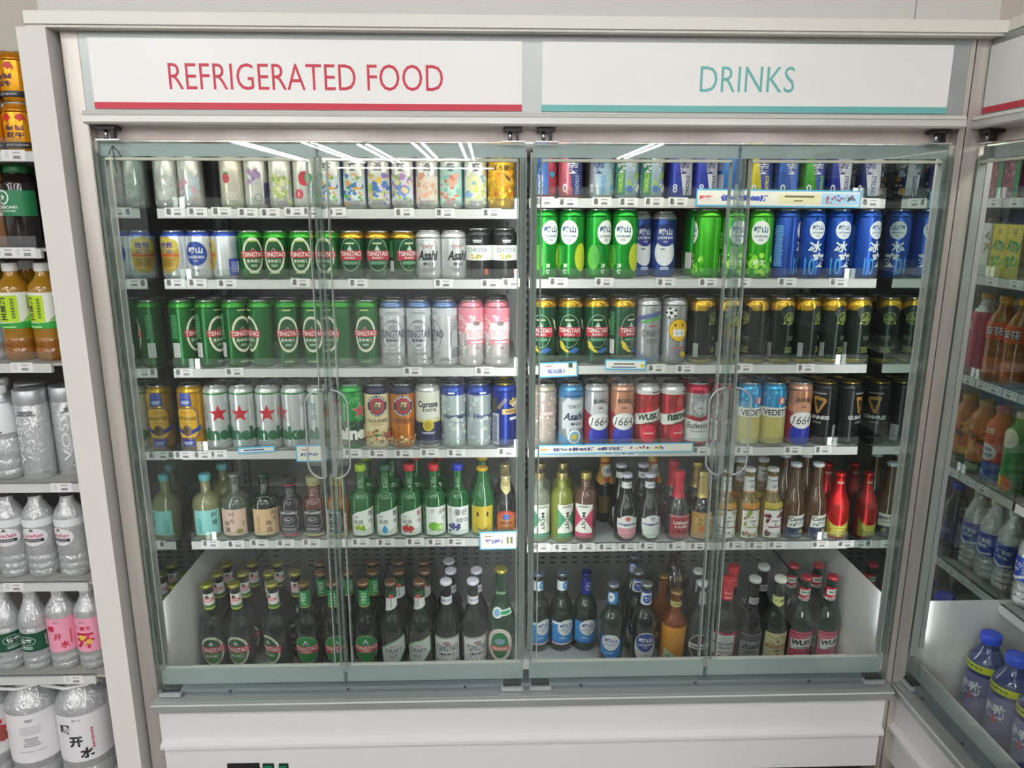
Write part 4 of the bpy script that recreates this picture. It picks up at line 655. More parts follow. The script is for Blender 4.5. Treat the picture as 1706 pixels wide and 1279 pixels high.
bottle('x_poc', 'clear drink bottle with blue label', PET, 214, 33, 140, 190, 15, '#d8d8c8', lambda A: A.r(-66, 64, 66, 124, '#2448b0').p([(-30, 76), (-4, 70), (30, 84), (30, 78), (0, 64), (-30, 70)], '#dfe4ec').t('宝矿力', -6, 104, 12, '#e4e8f0', 40, bold=.03).t('水特', -6, 90, 10, '#e4e8f0', 28, bold=.03).t('SWEAT', 20, 96, 7, '#c8d0e4', 40, rot=90), capz=17, capR=17, prof=pp(214, 33, 136, 192, 14, (20, 36, 52)))
bottle('x_mai', 'large blue-capped bottle, yellow collar', clear('#8a9ad8', .4, .03, '#3a4a8a'), 240, 42, 150, 205, 18, '#1f48d8', lambda A: (A.r(-84, 20, 84, 140, '#6a6a9a'), A.t('脉动', 0, 100, 40, '#dfe2ea', 60, bold=.05, rot=12), A.blobs(-26, 30, 60, 120, 2, ['#6aa04a', '#c04a5a'], 7, 4)), lambda A: A.r(-84, 150, 84, 168, '#c8d020').t('维生素饮料', 0, 159, 8, '#2a2a1a', 50, bold=.03) and None, capz=22, capR=23, prof=pp(240, 42, 166, 214, 18, (12,)))
def carton(key, look, w, d, h, base, top, art, cat='carton'):
    b = MB(); b.box(-w/2000, w/2000, -d/2000, d/2000, 0, h/1000, base, .0015); t = None
    b2 = MB(); A = Art(b2, None, .3)
    for i in range(1): art(A)
    b2.v = [(x, y-d/2000, z) for x, y, z in b2.v]
    parts = [('box', b.mesh('box'), None), ('front_print', b2.mesh('front_print'), None)]
    if top:
        c = MB(); c.lathe([(13, h), (14, h+1), (14, h+15), (12, h+16), (.01, h+16)], M_(top), 20); parts.append(('cap', c.mesh('cap'), None))
    K[key] = Kind('carton', cat, look, parts, w/2000, h/1000)
carton('y_lemon', 'yellow lemon tea carton', 52, 42, 128, '#dcc41c', None, lambda A: A.r(-26, 0, 26, 128, '#e0c81c').blobs(-20, 20, 10, 50, 4, ['#4a9a2a', '#8ab82a'], 8, 3).t('VITA', 0, 76, 26, '#1c8a3a', 46, bold=.05, rot=12).r(-6, 104, 8, 118, '#b09a2a'))
carton('y_milk', 'white milk carton with brown cap', 62, 50, 130, '#dcdad4', '#6a5040', lambda A: A.lines(10, 80, 26, 60, 9, '#a8a49c').blobs(-28, -14, 20, 110, 6, ['#6a6058', '#b89a7a'], 5, 3))
carton('y_red', 'magenta and green snack carton', 60, 42, 120, '#9c2c50', None, lambda A: A.r(-30, 0, -12, 120, '#2a8a5a').blobs(-10, 28, 10, 110, 10, ['#b83a5a', '#7a2040', '#c87a8a'], 6, 3).lines(8, 100, 30, 16, 3, '#e0b8c4'))
# ------------------------------------------------------------------ the room
def wallmat(c): return mat(c, .6, noise=.03, nscale=(1.5, 1.5, 1.5))
def struct(name, b):
    o = ob(name, b); o['kind'] = 'structure'; return o
b = MB(); b.box(-14, 14, -30, 1.2, -.1, 0, mat('#73706a', .25, noise=.06, nscale=(1.6, 1.6, 1))); struct('floor', b)
b = MB(); b.box(-14, 14, -30, 1.2, 3.05, 3.15, mat('#d8d8d4', .8, noise=.03)); struct('ceiling', b)
b = MB(); b.box(-14, 14, -30.1, -30, 0, 3.05, wallmat('#6f6b64')); struct('wall_rear', b)
b = MB(); b.box(-4, -.855, .52, .58, 0, 3.05, wallmat('#d6cfc2')); struct('wall_left', b)
b = MB(); b.box(-.882, 1.045, .012, .2, 1.811, 3.05, wallmat('#cfcec8')); b.box(.868, .870, .0105, .013, 1.811, 3.05, '#9a9a94'); b.box(-.882, -.855, .2, .58, 1.811, 3.05, wallmat('#cfcec8')); struct('wall_front', b)
b = MB(); b.box(1.045, 1.2, -1.4, .2, 1.80, 3.05, wallmat('#d8cdc2')); struct('wall_right', b)
b = MB(); b.box(-.886, 1.04, -.035, .2, 1.788, 1.811, mat('#e8e6dc', .4)); b.box(-.886, 1.04, -.03, .2, 1.783, 1.788, mat('#e2e0d6', .4)); struct('trim_1', b)
b = MB(); b.box(1.0405, 1.2, -1.4, -.0352, 1.788, 1.815, mat('#e8e2d8', .4)); b.box(1.036, 1.04, -1.4, -.0352, 1.79, 1.811, mat('#e8e2d8', .4)); struct('trim_2', b)
b = MB(); b.box(-.906, -.850, -.03, .60, 0, 1.783, mat('#dfdcd6', .35, noise=.02, nscale=(9, 9, 1))); struct('trim_3', b)
# ceiling tubes; each row a thing of its own
TM = mat('#ffffff', .5, emit=TUBE_E)
LN = {}
def tube_lamp(x, y, ln, along='y'):
    dist = 'nearest' if y > -4 else 'near' if y > -9 else 'middle' if y > -15 else 'far' if y > -24 else 'farthest'
    n = LN[along, dist] = LN.get((along, dist), 0)+1
    lab = f"twin tube ceiling light behind the viewer, {'crosswise' if along == 'x' else 'lengthwise'}, {['first', 'second', 'third', 'fourth', 'fifth', 'sixth'][n-1]} of the {dist} ones"
    e = empty('ceiling_light', (x, y, 2.97)); e['category'] = 'ceiling light'; e['label'] = lab; e['group'] = 'ceiling tube lights'
    h = ln/2
    bb = MB(); t = MB()
    if along == 'y': bb.box(-.16, .16, -h, h, .03, .08, '#d8d8d8'); [t.box(s*.11-.03, s*.11+.03, -h, h, 0, .03, TM) for s in (-1, 1)]
    else: bb.box(-h, h, -.16, .16, .03, .08, '#d8d8d8'); [t.box(-h, h, s*.11-.03, s*.11+.03, 0, .03, TM) for s in (-1, 1)]
    ob('housing', bb, e); ob('tubes', t, e)
for i, (x, y, l, a) in enumerate([(-5.8, -19.5, 7, 'y'), (-4.2, -20.3, 7.5, 'y'), (-3.0, -20.5, 7, 'y'), (-1.65, -19.5, 6.5, 'y'), (-.55, -19.5, 6.5, 'y'), (-3.8, -22.4, 2.6, 'x'), (-1.5, -22.3, 1.9, 'x'), (-3.6, -27.1, 4, 'x'), (-.9, -27.1, 2.2, 'x'),
        (-5.2, -7, 7, 'y'), (-2.6, -7, 7, 'y'), (0, -7, 7, 'y'), (2.6, -7, 7, 'y'), (5.2, -7, 7, 'y'), (-2.0, -2.6, 1.6, 'x'), (.6, -2.6, 1.6, 'x'), (-3, -13, 4, 'y'), (1, -13, 4, 'y'), (5, -13, 4, 'y'), (4, -19, 5, 'y')]):
    tube_lamp(x, y, l, a)
# ------------------------------------------------------------------ refrigerators
def dash(b, x0, x1, z0, z1, y, n, m):
    for i in range(n):
        xx = x0+(x1-x0)*i/n; b.box(xx, xx+(x1-x0)/n*.5, y-.001, y, z0, z1, m)
MIRROR = mat('#a3b0aa', .03, 1.0)
INNER = mat('#8f9292', .45, .3); LIP = mat('#c9cac7', .4)
BAND = mat('#a5b0b2', .3, .2)
def door(fr, xa, xb, side, zh=(0, 0)):
    """side: which end carries the hinge, -1 left or 1 right"""
    d = MB(); d.box(xa, xb, 0, .02, .313, 1.578, GLASS); p = ob('door', d, fr)
    b_ = MB(); b_.box(xa+.001, xb-.001, .0205, .0215, 1.549, 1.574, BAND); ob('top_band', b_, p)
    b_ = MB(); b_.box(xa+.001, xb-.001, .0205, .0215, .3135, .357, BAND); b_.box(xa+.012, xb-.012, .0205, .0217, .357, .363, '#c8c9c2'); ob('bottom_band', b_, p)
    s_ = MB(); E_ = clear('#e4ede8', .78, .08, '#aab5b0')
    for x0, x1 in ((xa, xa+.006), (xb-.006, xb)): s_.box(x0, x1, -.001, .021, .372, 1.548, E_)
    for x0 in (xa+.017, xb-.0195): s_.box(x0, x0+.0022, .001, .019, .374, 1.546, clear('#e8f0ea', .3, .1, '#b9c2bc'))
    s_.box(xa+.018, xb-.018, .001, .019, 1.540, 1.5455, mat('#cfcdbc', .4)); ob('edge_seal', s_, p)
    # clear D handle on the free edge
    fx = xb-.004 if side < 0 else xa+.004; sg = -1 if side < 0 else 1
    z0, z1 = zh; pts = []
    for i in range(9): a = PI/2*i/8; pts.append((fx+sg*(.006+.034*math.sin(a)), -.03, z1-.034*(1-math.cos(a))))
    for i in range(9): a = PI/2*i/8; pts.append((fx+sg*(.006+.034*math.cos(a)), -.03, z0+.034*(1-math.sin(a))))
    h = MB(); h.tube([(fx+sg*.006, -.004, z1)]+pts+[(fx+sg*.006, -.004, z0)], .0022, clear('#eef4f2', .45, .05, '#c3cbc8'), 8)
    h.box(min(fx+sg*.006, fx+sg*.036), max(fx+sg*.006, fx+sg*.036), -.031, -.028, z0+.03, z1-.03, ACRY)
    h.box(min(fx, fx+sg*.011), max(fx, fx+sg*.011), -.032, -.001, z0+.004, z1-.004, clear('#e4ece8', .6, .06, '#aab2ae')); ob('handle', h, p)
    hx = xa+.028 if side < 0 else xb-.028
    v = MB(); v.box(hx-.024, hx+.024, .0, .022, 1.5782, 1.5812, mat('#d8dad8', .3, .6)); v.box(hx-.02, hx+.018, -.002, .03, 1.600, 1.6068, '#2a2624'); v.lathe([(4, 1581), (4, 1600)], mat('#b9bbbb', .25, .9), 12)
    for k in range(len(v.v)-24, len(v.v)): v.v[k] = (v.v[k][0]+hx-.006, v.v[k][1]+.011, v.v[k][2])
    v.box(hx+.006, hx+.012, .004, .02, 1.581, 1.600, '#24201e'); ob('hinge', v, p)
    v = MB(); v.box(hx-.027, hx+.027, -.012, .03, .2995, .310, mat('#b4bcbe', .35, .5), .002); v.box(hx-.022, hx+.022, -.004, .02, .310, .3128, '#26282a'); ob('pivot_block', v, p)
    return p
def fridge(name, loc, rz, x0, x1, mids, doors, shelves, signs, label, post, handle_z, main):
    fr = empty(name, loc); fr.rotation_euler = (0, 0, rz); tag(fr, label, 'refrigerator')
    xl, xr = post; LD = .2 if main else .13
    b = MB(); b.box(xl, x0, 0, .68, 0, 1.787, STEEL, .0015); ob('side_post', b, fr)
    b = MB(); b.box(x1, xr, 0, .68, 0, 1.787, STEEL, .0015); ob('side_post', b, fr)
    b = MB(); b.box(x0, x1, .66, .68, .06, 1.787, INNER)
    D = '#3c3f42'
    for z in (.30, .318, .336, .354, .372, .39): dash(b, x0+.06, x1-.06, z, z+.006, .66, 46, D)
    for xm in [x0+.03]+[m+s*.03 for m in mids for s in (-1, 1)]+[x1-.03]:
        b.box(xm-.012, xm+.012, .645, .66, .28, 1.58, mat('#7f8486', .4, .5))
        for k in range(44): b.box(xm-.003, xm+.003, .6435, .645, .42+k*.025, .42+k*.025+.013, '#1f2123')
    ob('back_panel', b, fr)
    for xa, xb in ((x0, x0+.004), (x1-.004, x1)):
        b = MB(); b.box(xa, xb, .03, .66, .51, 1.585, MIRROR); ob('side_mirror', b, fr)
        b = MB(); b.box(xa-(.0 if xa > 0 else 0), xb, .03, .66, .2, .51, mat('#dfe0de', .4)); ob('bin_side', b, fr)
    b = MB(); b.box(x0, x1, .10, .66, 1.585, 1.6, '#c9c9c4'); ob('inner_ceiling', b, fr)
    b = MB(); b.box(x0+.05, x1-.05, .045, .085, 1.588, 1.6, mat('#fff8f0', .5, emit=LED_E)); ob('light_strip', b, fr)
    b = MB(); b.prism([(LD, .209), (.66, .209-(.66-LD)*TAN6), (.66, .09), (LD, .09)], 'x', x0, x1, mat('#c3c6c8', .4)); ob('bin_floor', b, fr)
    b = MB(); b.box(x0, x1, .03, LD, .12, .247, mat('#cfd0cb', .4)); ob('front_lip', b, fr)
    # header
    b = MB(); b.box(x0, x1, 0, .1, 1.625, 1.787, ALU); ob('header_frame', b, fr)
    b = MB(); b.prism([(.0, 1.634), (-.018, 1.633), (-.022, 1.626), (-.022, 1.612), (-.018, 1.608), (.06, 1.607), (.06, 1.634)], 'x', x0, x1, mat('#d9d9d2', .3, .2)); b.box(x0, x1, -.0235, -.021, 1.6245, 1.6255, '#a3a39c'); ob('header_rail', b, fr)
    b = MB(); b.box(x0, x1, .035, .045, 1.582, 1.6069, mat('#f6e6e0', .12, noise=.08, nscale=(14, 1, 1))); ob('gap_strip', b, fr)
    for sx0, sx1, col, txt, ta, tb, tz in signs:
        b = MB(); b.box(sx0, sx1, -.003, .0, 1.6345+.004, 1.7705, mat('#f6f5f3', .3)); sp = ob('sign_panel', b, fr)
        b = MB(); A = Art(b, None, 3.2, .2); A.r(sx0*1000, 1638.5, sx1*1000, 1651, col); ob('sign_stripe', b, sp)
        if txt:
            b = MB(); A = Art(b, None, 3.2, .2); A.t(txt, (ta+tb)*500, tz*1000, 50, col, (tb-ta)*1000, bold=-.004); ob('sign_lettering', b, sp)
    # shelves
    for sx0, sx1, zt in shelves:
        b = MB(); b.box(sx0, sx1, .221, .62, zt-.007, zt, mat('#b9bcbb', .4)); b.box(sx0, sx1, .2185, .228, zt-.022, zt, LIP); s_ = ob('shelf', b, fr)
        b = MB(); b.box(sx0, sx1, .2185, .2205, zt+.0003, zt+.026, ACRY); ob('guard', b, s_)
    for xm in [x0+.012]+[m+s*.011 for m in mids for s in (-1, 1)]+[x1-.012]:
        b = MB(); b.box(xm-.007, xm+.007, .026, .038, .39, 1.56, '#b9bcbb'); l_ = ob('added_mullion_light', b, fr)  # invented strips that lift the light on the goods, not a known fitting
        b = MB(); b.add([(xm-.006, .0382, .40), (xm+.006, .0382, .40), (xm+.006, .0382, 1.55), (xm-.006, .0382, 1.55)], [(0, 3, 2, 1)], mat('#fdfdff', .5, emit=MUL_E if main else MUL_E*.45)); b.add([(xm-.006, .0381, .40), (xm+.006, .0381, .40), (xm+.006, .0381, 1.55), (xm-.006, .0381, 1.55)], [(0, 1, 2, 3)], '#b9bcbb'); ob('added_emitter', b, l_)
    for xa, xb, sd in doors: door(fr, xa, xb, sd, handle_z)
    # sill and base
    b = MB(); b.box(x0+.001, x1-.001, .002, .06, .298, .312, mat('#7f8a8e', .3, .5)); b.box(x0-.004, x1+.006, -.03, .0, .268, .299, ALU, .003); b.box(x0-.004, x1+.006, -.0315, -.03, .289, .292, '#dfe0de'); b.box(x0, x1, 0, .06, .268, .298, ALU)
    for k in range(6): xx = x0+(x1-x0)*(k+.6)/6.3; b.box(xx, xx+.006, -.001, .002, .303, .308, '#3a4044')
    ob('sill', b, fr)
    b = MB(); b.prism([(.02, .267), (-.012, .267), (-.012, .181), (-.026, .174), (-.026, .166), (-.006, .158), (-.006, .062), (.02, .062)], 'x', x0+.003, x1-(.004 if main else 0), mat('#dedddc', .3)); bp_ = ob('base_panel', b, fr)
    b = MB(); b.box(x0+.01, x1-.01, .05, .07, .0, .266, '#26241f'); ob('kick_plate', b, fr)
    if main:
        for n_, ua, ub, c in (('display', 378, 432, '#17181a'), ('switch', 437, 456, '#0f2a20'), ('switch', 464, 480, '#0f2a20')):
            pa, pb = px2w(ua, 1272, Y=-.008), px2w(ub, 1272, Y=-.008); b = MB(); b.box(pa.x, pb.x, -.009, -.0055, pa.z-.03, pa.z, c, .001)
            if n_ == 'switch': b.box(pa.x+.004, pb.x-.004, -.012, -.008, pa.z-.024, pa.z-.005, mat('#1f7a58', .2))
            ob(n_, b, bp_)
    else:
        pass
    return fr
TAN6 = math.tan(math.radians(6))
ZR = {('L', 1): 1.444, ('L', 2): 1.277, ('L', 3): 1.058, ('L', 4): .844, ('L', 5): .597, ('R', 1): 1.470, ('R', 2): 1.278, ('R', 3): 1.062, ('R', 4): .843, ('R', 5): .577}
X0, X1, XM = -.805, .985, .086
sh = [(X0+.024, XM-.014, ZR['L', i]) for i in range(1, 6)]+[(XM+.012, X1-.024, ZR['R', i]) for i in range(1, 6)]
hz = (px2w(530, 797, Y=-.03).z, px2w(530, 650, Y=-.03).z)
def sgx(u, v): return px2w(u, v, Y=-.006).x
fridge('display_refrigerator', (0, 0, 0), 0, X0, X1, [XM], [(-.800, -.357, -1), (-.353, .080, 1), (.093, .530, -1), (.535, .978, 1)], sh,
    [(sgx(150, 120), sgx(870, 120), '#c8203c', 'REFRIGERATED FOOD', sgx(280, 128), sgx(738, 128), px2w(500, 128, Y=-.006).z), (sgx(903, 120), sgx(1586, 120), '#6fb9b6', 'DRINKS', sgx(1167, 132), sgx(1325, 132), px2w(1245, 132, Y=-.006).z)],
    'wide glass-door drinks refrigerator with white header signs, facing the viewer', (-.840, .998), hz, True)
OX, OY = 1.032, .045   # corner of the side refrigerator; it faces left
shR = [(.03, .95, z+.022) for z in (1.45, 1.26, 1.0, .743)]+[(.03, .30, .502), (.32, .95, .52)]
fridge('side_refrigerator', (OX, OY, 0), -PI/2, .022, 1.0, [.5], [(.030, .50, -1), (.506, .98, -1)], shR,
    [(.045, .95, '#c8203c', None, 0, 0, 0)], 'glass-door refrigerator turned sideways at the right edge', (.0, 1.03), (.95, 1.12), False)
b = MB(); b.box(1.0015, 1.0315, .003, .3, 0, 1.787, STEEL); b.box(.9983, 1.0014, .02, .3, 0, 1.787, '#2a2420'); ob('corner_filler', b, bpy.data.objects['display_refrigerator'])
# pencilled arrow on the first door
b = MB(); A = Art(b, None, 0, .1)
def stroke(A, pts, w, c):
    for (xa, za), (xb, zb) in zip(pts, pts[1:]):
        dx, dz = xb-xa, zb-za; l = math.hypot(dx, dz); nx, nz = -dz/l*w/2, dx/l*w/2
        A.put([(xa+nx, za+nz), (xa-nx, za-nz), (xb-nx, zb-nz), (xb+nx, zb+nz)], [(0, 1, 2, 3)], c)
def PX(u, v): p = px2w(u, v, Y=-.002); return (p.x*1000, p.z*1000)
stroke(A, [PX(195, 288), PX(191, 270), PX(189, 255), PX(188, 243)], 2.6, '#24282c'); stroke(A, [PX(181, 258), PX(184, 250), PX(188, 243), PX(195, 250), PX(202, 261)], 2.6, '#24282c')
b.v = [(x, -.0022, z) for x, y, z in b.v]; o = ob('arrow_mark', b, [c for c in bpy.data.objects['display_refrigerator'].children if c.name == 'door'][0])
# ------------------------------------------------------------------ open rack on the left
LZ = [1.556, 1.362, 1.118, .843, .60, .356, .03]
rk = empty('open_rack', (-1.3, 0, 0)); tag(rk, 'open white shelving rack with bottled drinks at the left edge', 'shelf rack')
def rb(name, bb, par=None):
    bb.v = [(x+1.3, y, z) for x, y, z in bb.v]; return ob(name, bb, par or rk)
LX1 = -.915
b = MB(); b.box(-2.1, LX1, .46, .48, 0, 1.60, mat('#3a3532', .6)); b.box(-2.1, LX1, .46, .48, 1.60, 1.9, wallmat('#cfc9bd')); rb('back_panel', b)
b = MB(); b.box(LX1-.002, LX1+.008, .14, .46, 0, 1.60, mat('#5a534e', .5, .3)); rb('side_panel', b)
for i, z in enumerate(LZ):
    xe = LX1-.006
    b = MB(); b.box(-2.1, xe, .002, .46, z-.006, z, mat('#b0aca6', .4)); b.prism([(-.004, z), (-.004, z-.02), (.006, z-.02), (.006, z)], 'x', -2.1, xe-.012*(i % 3), LIP); s_ = rb('shelf', b)
    b = MB(); b.box(-2.1, xe-.02, -.003, -.001, z+.0003, z+.026, ACRY); rb('guard', b, s_)
# ------------------------------------------------------------------ placing the goods
ROWN = {1: 'top', 2: 'second', 3: 'third', 4: 'fourth', 5: 'fifth', 6: 'bottom'}
items = []
def fill(bay, row, lst, depth=0, Y=None, spread=True, Z=None, tilt=0):
    z = Z if Z is not None else ZR[bay, row]
    its = []
    for it in lst:
        px, key = it[0], it[1]; rot = it[2] if len(it) > 2 else 0; dy = it[3] if len(it) > 3 else 0
        k = K[key]; y = (Y if Y is not None else .2245+k.r+.002)+dy
        its.append([xat(px, y, z+k.h*.5), y, key, rot, z])
    if spread:
        lo, hi = {'L': (X0+.01, XM-.016), 'R': (XM+.014, X1-.01)}[bay]
        for _ in range(80):
            for i in range(len(its)):
                for j in range(i+1, len(its)):
                    a, c = its[i], its[j]; need = K[a[2]].r+K[c[2]].r+.0006; dx = c[0]-a[0]; dyy = c[1]-a[1]
                    if math.hypot(dx, dyy) < need:
                        ndx = math.sqrt(max(0, need**2-dyy**2)); p = (ndx-abs(dx))/2; s_ = 1 if dx >= 0 else -1; a[0] -= s_*p; c[0] += s_*p
            for a in its: a[0] = min(max(a[0], lo+K[a[2]].r), hi-K[a[2]].r)
    for x, y, key, rot, zz in its: items.append(dict(x=x, y=y, z=zz, key=key, rot=rot, bay=bay, row=row, depth=depth, tilt=tilt))
    return its
def behind(its, skip=(), dy=.002, depth=1, rnd=18):
    for i, (x, y, key, rot, z) in enumerate(its):
        if i in skip: continue
        last = its[i]; k = K[key]
        items.append(dict(x=x, y=y+2*k.r+.0035+dy, z=z, key=key, rot=rot+random.uniform(-rnd, rnd), bay='L' if x < XM else 'R', row=CUR, depth=depth, tilt=0))
CUR = 1
r = fill('L', 1, [(265, 'f_pale', 5), (304, 'f_pink', 5), (387, 'f_straw', 0), (427, 'f_grape', 0), (468, 'f_lemon', 8), (507, 'f_peach', 4), (555, 'f_mixA', -8), (594, 'f_mixA', -2), (631, 'f_mixB', 0), (671, 'f_mixC', -6), (711, 'f_apri', 0), (750, 'f_teal', 0), (788, 'f_citr', 6), (834, 'f_orange', 0)])
behind(r, (0, 1, 2))
r = fill('R', 1, [(907, 's_red', -40), (950, 's_pink', 10), (1008, 's_ice', -20), (1040, 's_green', 0), (1086, 's_green', 4), (1134, 's_blue', 6), (1179, 's_blue', 12), (1211, 's_sky', 60), (1228, 's_white', 40, .062), (1266, 's_yellow', 0), (1310, 's_multi', 10), (1354, 's_gwedge', 8), (1398, 's_white', -4), (1450, 's_orange', -24)])
behind(r, (8,))
CUR = 2
r = fill('L', 2, [(273, 'laogold', -18), (324, 'laowhite', 0), (378, 'laogold', -78), (423, 'tsing330', 24), (464, 'tsing330', 2), (503, 'tsing330', 4), (556, 'tsing330', -6), (599, 'tsingG330', -4), (645, 'tsingG330', 4), (687, 'tsingG330', 32), (731, 'asahi', 0), (777, 'asahi', 20), (815, 'choya', -6), (852, 'choya', 12)])
behind(r)
r = fill('R', 2, [(911, 'laogreen', 22), (951, 'laogreen', -18), (997, 'laogreen', 30), (1037, 'laogreen', -14), (1068, 'laonavy', 22, .05), (1101, 'laonavy', -4, .045), (1160, 'laogreen', 78, .068), (1183, 'laolime', -100), (1222, 'laolime', 6), (1262, 'laolime', -14), (1308, 'laoblue', 70), (1346, 'laoblue', 4), (1394, 'laoblue', 2), (1449, 'laoblue', 22)])
behind([q for q in r if q[1] < .27])
CUR = 3
r = fill('L', 3, [(308, 'tsing500', 78), (350, 'tsing500', 60), (394, 'tsing500', 46), (437, 'tsing500', -48), (480, 'tsing500', 10), (519, 'tsing500', 0), (564, 'tsing500', -50), (608, 'tsing500', 0), (652, 'tswhite', 4), (695, 'tswhite', 2), (737, 'tswhite', -62), (781, 'tspink', 6), (825, 'tspink', -6)])
behind(r)
r = fill('R', 3, [(906, 'tsingG500', -18), (950, 'tsingG500', -10), (993, 'tsingG500', 0), (1037, 'tsingG500', 32), (1079, 'draft', 6), (1122, 'smiley', 0), (1168, 'augerta', 46), (1213, 'augerta', 20), (1256, 'augerta', -70), (1300, 'augerta', 18), (1341, 'augerta', 44), (1384, 'augerta', 26), (1427, 'augerta', 14)])
behind(r)
CUR = 4
r = fill('L', 4, [(318, 'oett', -4), (363, 'heinS', 22), (406, 'heinS', 2), (450, 'heinS', 6), (492, 'heinS', -58), (533, 'heinS', 40), (588, 'heinG', 34), (630, 'paulC', 8), (672, 'paulO', 8), (714, 'corona', 4), (757, 'hoeg', -6), (801, 'hoeg', 20), (845, 'bluegold', 8)])
behind(r, (0,))
r = fill('R', 4, [(906, 'tsbeige', 10), (951, 'asahiB', 8), (993, 'blanc', 12), (1036, 'rose', 2), (1077, 'wusu', 0), (1119, 'wusuM', 20), (1160, 'bud', 0), (1204, 'bud', -46), (1245, 'vedett', 12), (1286, 'vedett', 0), (1329, 'rose', 0), (1377, 'guin', -46), (1419, 'guin', 34)])
behind(r)
CUR = 5
fill('L', 5, [(356, 'p_blue', 16), (403, 'p_pink', 0), (449, 'p_beige', 16), (490, 'j_black', 0), (528, 'j_cola', 0), (571, 'j_honey', -18), (612, 'sj_grape', 12), (652, 'sj_drop', 14), (692, 'sj_straw', 12), (731, 'sj_lime', 14), (770, 'sj_blue', 2), (808, 'smile', 0), (846, 'orval', 4)])
fill('L', 5, [(374, 'p_blue', 30), (612, 'sj_grape', 10), (655, 'sj_drop', 0), (692, 'sj_straw', 0), (731, 'sj_lime', 0), (808, 'smile', 0), (844, 'orval', 4)], depth=1, Y=.345)
fill('R', 5, [(898, 'm_clear', 14), (934, 'm_green', 20), (973, 'm_pink', -16), (1044, 'h_rose', 2), (1080, 'h_white', 10), (1153, 'l_red', 10), (1188, 'l_gold', -6), (1221, 't_grey', 0), (1262, 't_leaf', 16), (1298, 't_rose', 10), (1338, 'c_corona', 10), (1374, 'c_corona', 14), (1407, 'r_alu', -10)])
fill('R', 5, [(937, 'm_green', 30), (900, 'm_clear', 0), (1012, 'k_pass', 10, .05), (1040, 'h_rose', 4), (1070, 'h_white', 0), (1118, 'k_pass', 12, .05), (1146, 'l_red', 0, .012), (1180, 'l_gold', 0), (1217, 't_grey', 0), (1252, 't_leaf', 0), (1285, 't_rose', 0), (1330, 'c_corona', 0), (1362, 'c_corona', 20), (1393, 'r_alu', 0)], depth=1, Y=.335)
# bottom bin: bottles stand square on the sloping floor
TI = 6
def bin_row(bay, lst, Y, depth):
    zz = .209-(Y-.2)*TAN6+.0038
    fill(bay, 6, [(u, k, (a[0] if a else 0)) for u, k, *a in lst], depth=depth, Y=Y, Z=zz, tilt=-TI)
bin_row('L', [(316, 'b_tsing', 4), (361, 'b_tsing', -6), (463, 'b_tsing', -30), (514, 'b_1903', 0), (560, 'b_1903', 10), (611, 'b_1903', 4), (655, 'b_draft', 6), (702, 'b_draft', -12), (746, 'b_white', 0), (790, 'b_white', 20), (832, 'b_big', -6)], .262, 0)
bin_row('L', [(337, 'b_tsing', -20), (380, 'b_tsing', 8), (422, 'b_tsing', 40), (464, 'b_tsing', 0), (526, 'b_1903', 0), (562, 'b_1903', 50), (611, 'b_1903', 30), (656, 'b_draft', 0), (700, 'b_draft', 0), (748, 'b_white', 0), (790, 'b_white', 0)], .338, 1)
bin_row('L', [(350, 'b_tsing', 10), (392, 'b_tsing', 0), (435, 'b_tsing', 0), (540, 'b_1903', 0), (625, 'b_1903', 0), (668, 'b_draft', 0), (710, 'b_draft', 0), (749, 'b_white', 0)], .413, 2)
bin_row('R', [(1018, 'b_laoS', -10), (1072, 'b_laoD', 0), (1134, 'b_orange', 0), (1177, 'b_hein', 0), (1222, 'b_budR', -6), (1273, 'b_asahi', 0), (1315, 'b_kirin', 0), (1360, 'b_wusu', 0), (1409, 'b_wusu', 16)], .258, 0)
bin_row('R', [(897, 'b_lao', 20), (933, 'b_lao', 10), (974, 'b_laoN', 0), (1058, 'b_laoD', 0), (1100, 'b_amber', 0), (1156, 'b_hein', 0), (1213, 'b_budR', 0), (1262, 'b_asahi', 0), (1341, 'b_wusu', 10), (1385, 'b_wusu', 14)], .345, 1)
bin_row('R', [(1119, 'b_brown', 0), (1052, 'b_laoS', 0)], .47, 2)
ORD = ['first', 'second', 'third', 'fourth', 'fifth', 'sixth', 'seventh', 'eighth', 'ninth', 'tenth', 'eleventh', 'twelfth', 'thirteenth', 'fourteenth', 'fifteenth', 'sixteenth', 'seventeenth', 'eighteenth']
SIDE = {'L': 'red-sign side', 'R': 'teal-sign side'}
used = {}
def final(o, lab):
    n = len(lab.split()); assert 4 <= n <= 16, lab
    assert lab not in used, lab
    used[lab] = 1; o['label'] = lab
groups = {}
for it in items: groups.setdefault((K[it['key']].look, it['bay'], it['row'], it['depth']), []).append(it)
for (look, bay, row, depth), its in groups.items():
    its.sort(key=lambda q: q['x'])
    for i, it in enumerate(its):
        k = K[it['key']]; o = k.make((it['x'], it['y'], it['z']), it['rot'], it['tilt'])
        where = f"{'bottom bin' if row == 6 else ROWN[row]+' shelf'}, {SIDE[bay]}"
        rw = ['', 'second row back', 'third row back'][depth]
        if len(its) == 1: lab = f"{look}, {rw+', ' if rw else ''}{where}"
        else: lab = f"{look}, {ORD[i]} from left{', '+rw if rw else ''}, {where}"
        if len(lab.split()) > 16: lab = lab.replace(' from left', ' along')
        if len(lab.split()) > 16: lab = lab.replace('-sign side', ' side').replace(' row back', ' row')
        final(o, lab)
        o['group'] = f"{k.look}s on the {'bottom bin' if row == 6 else ROWN[row]+' shelf'}"
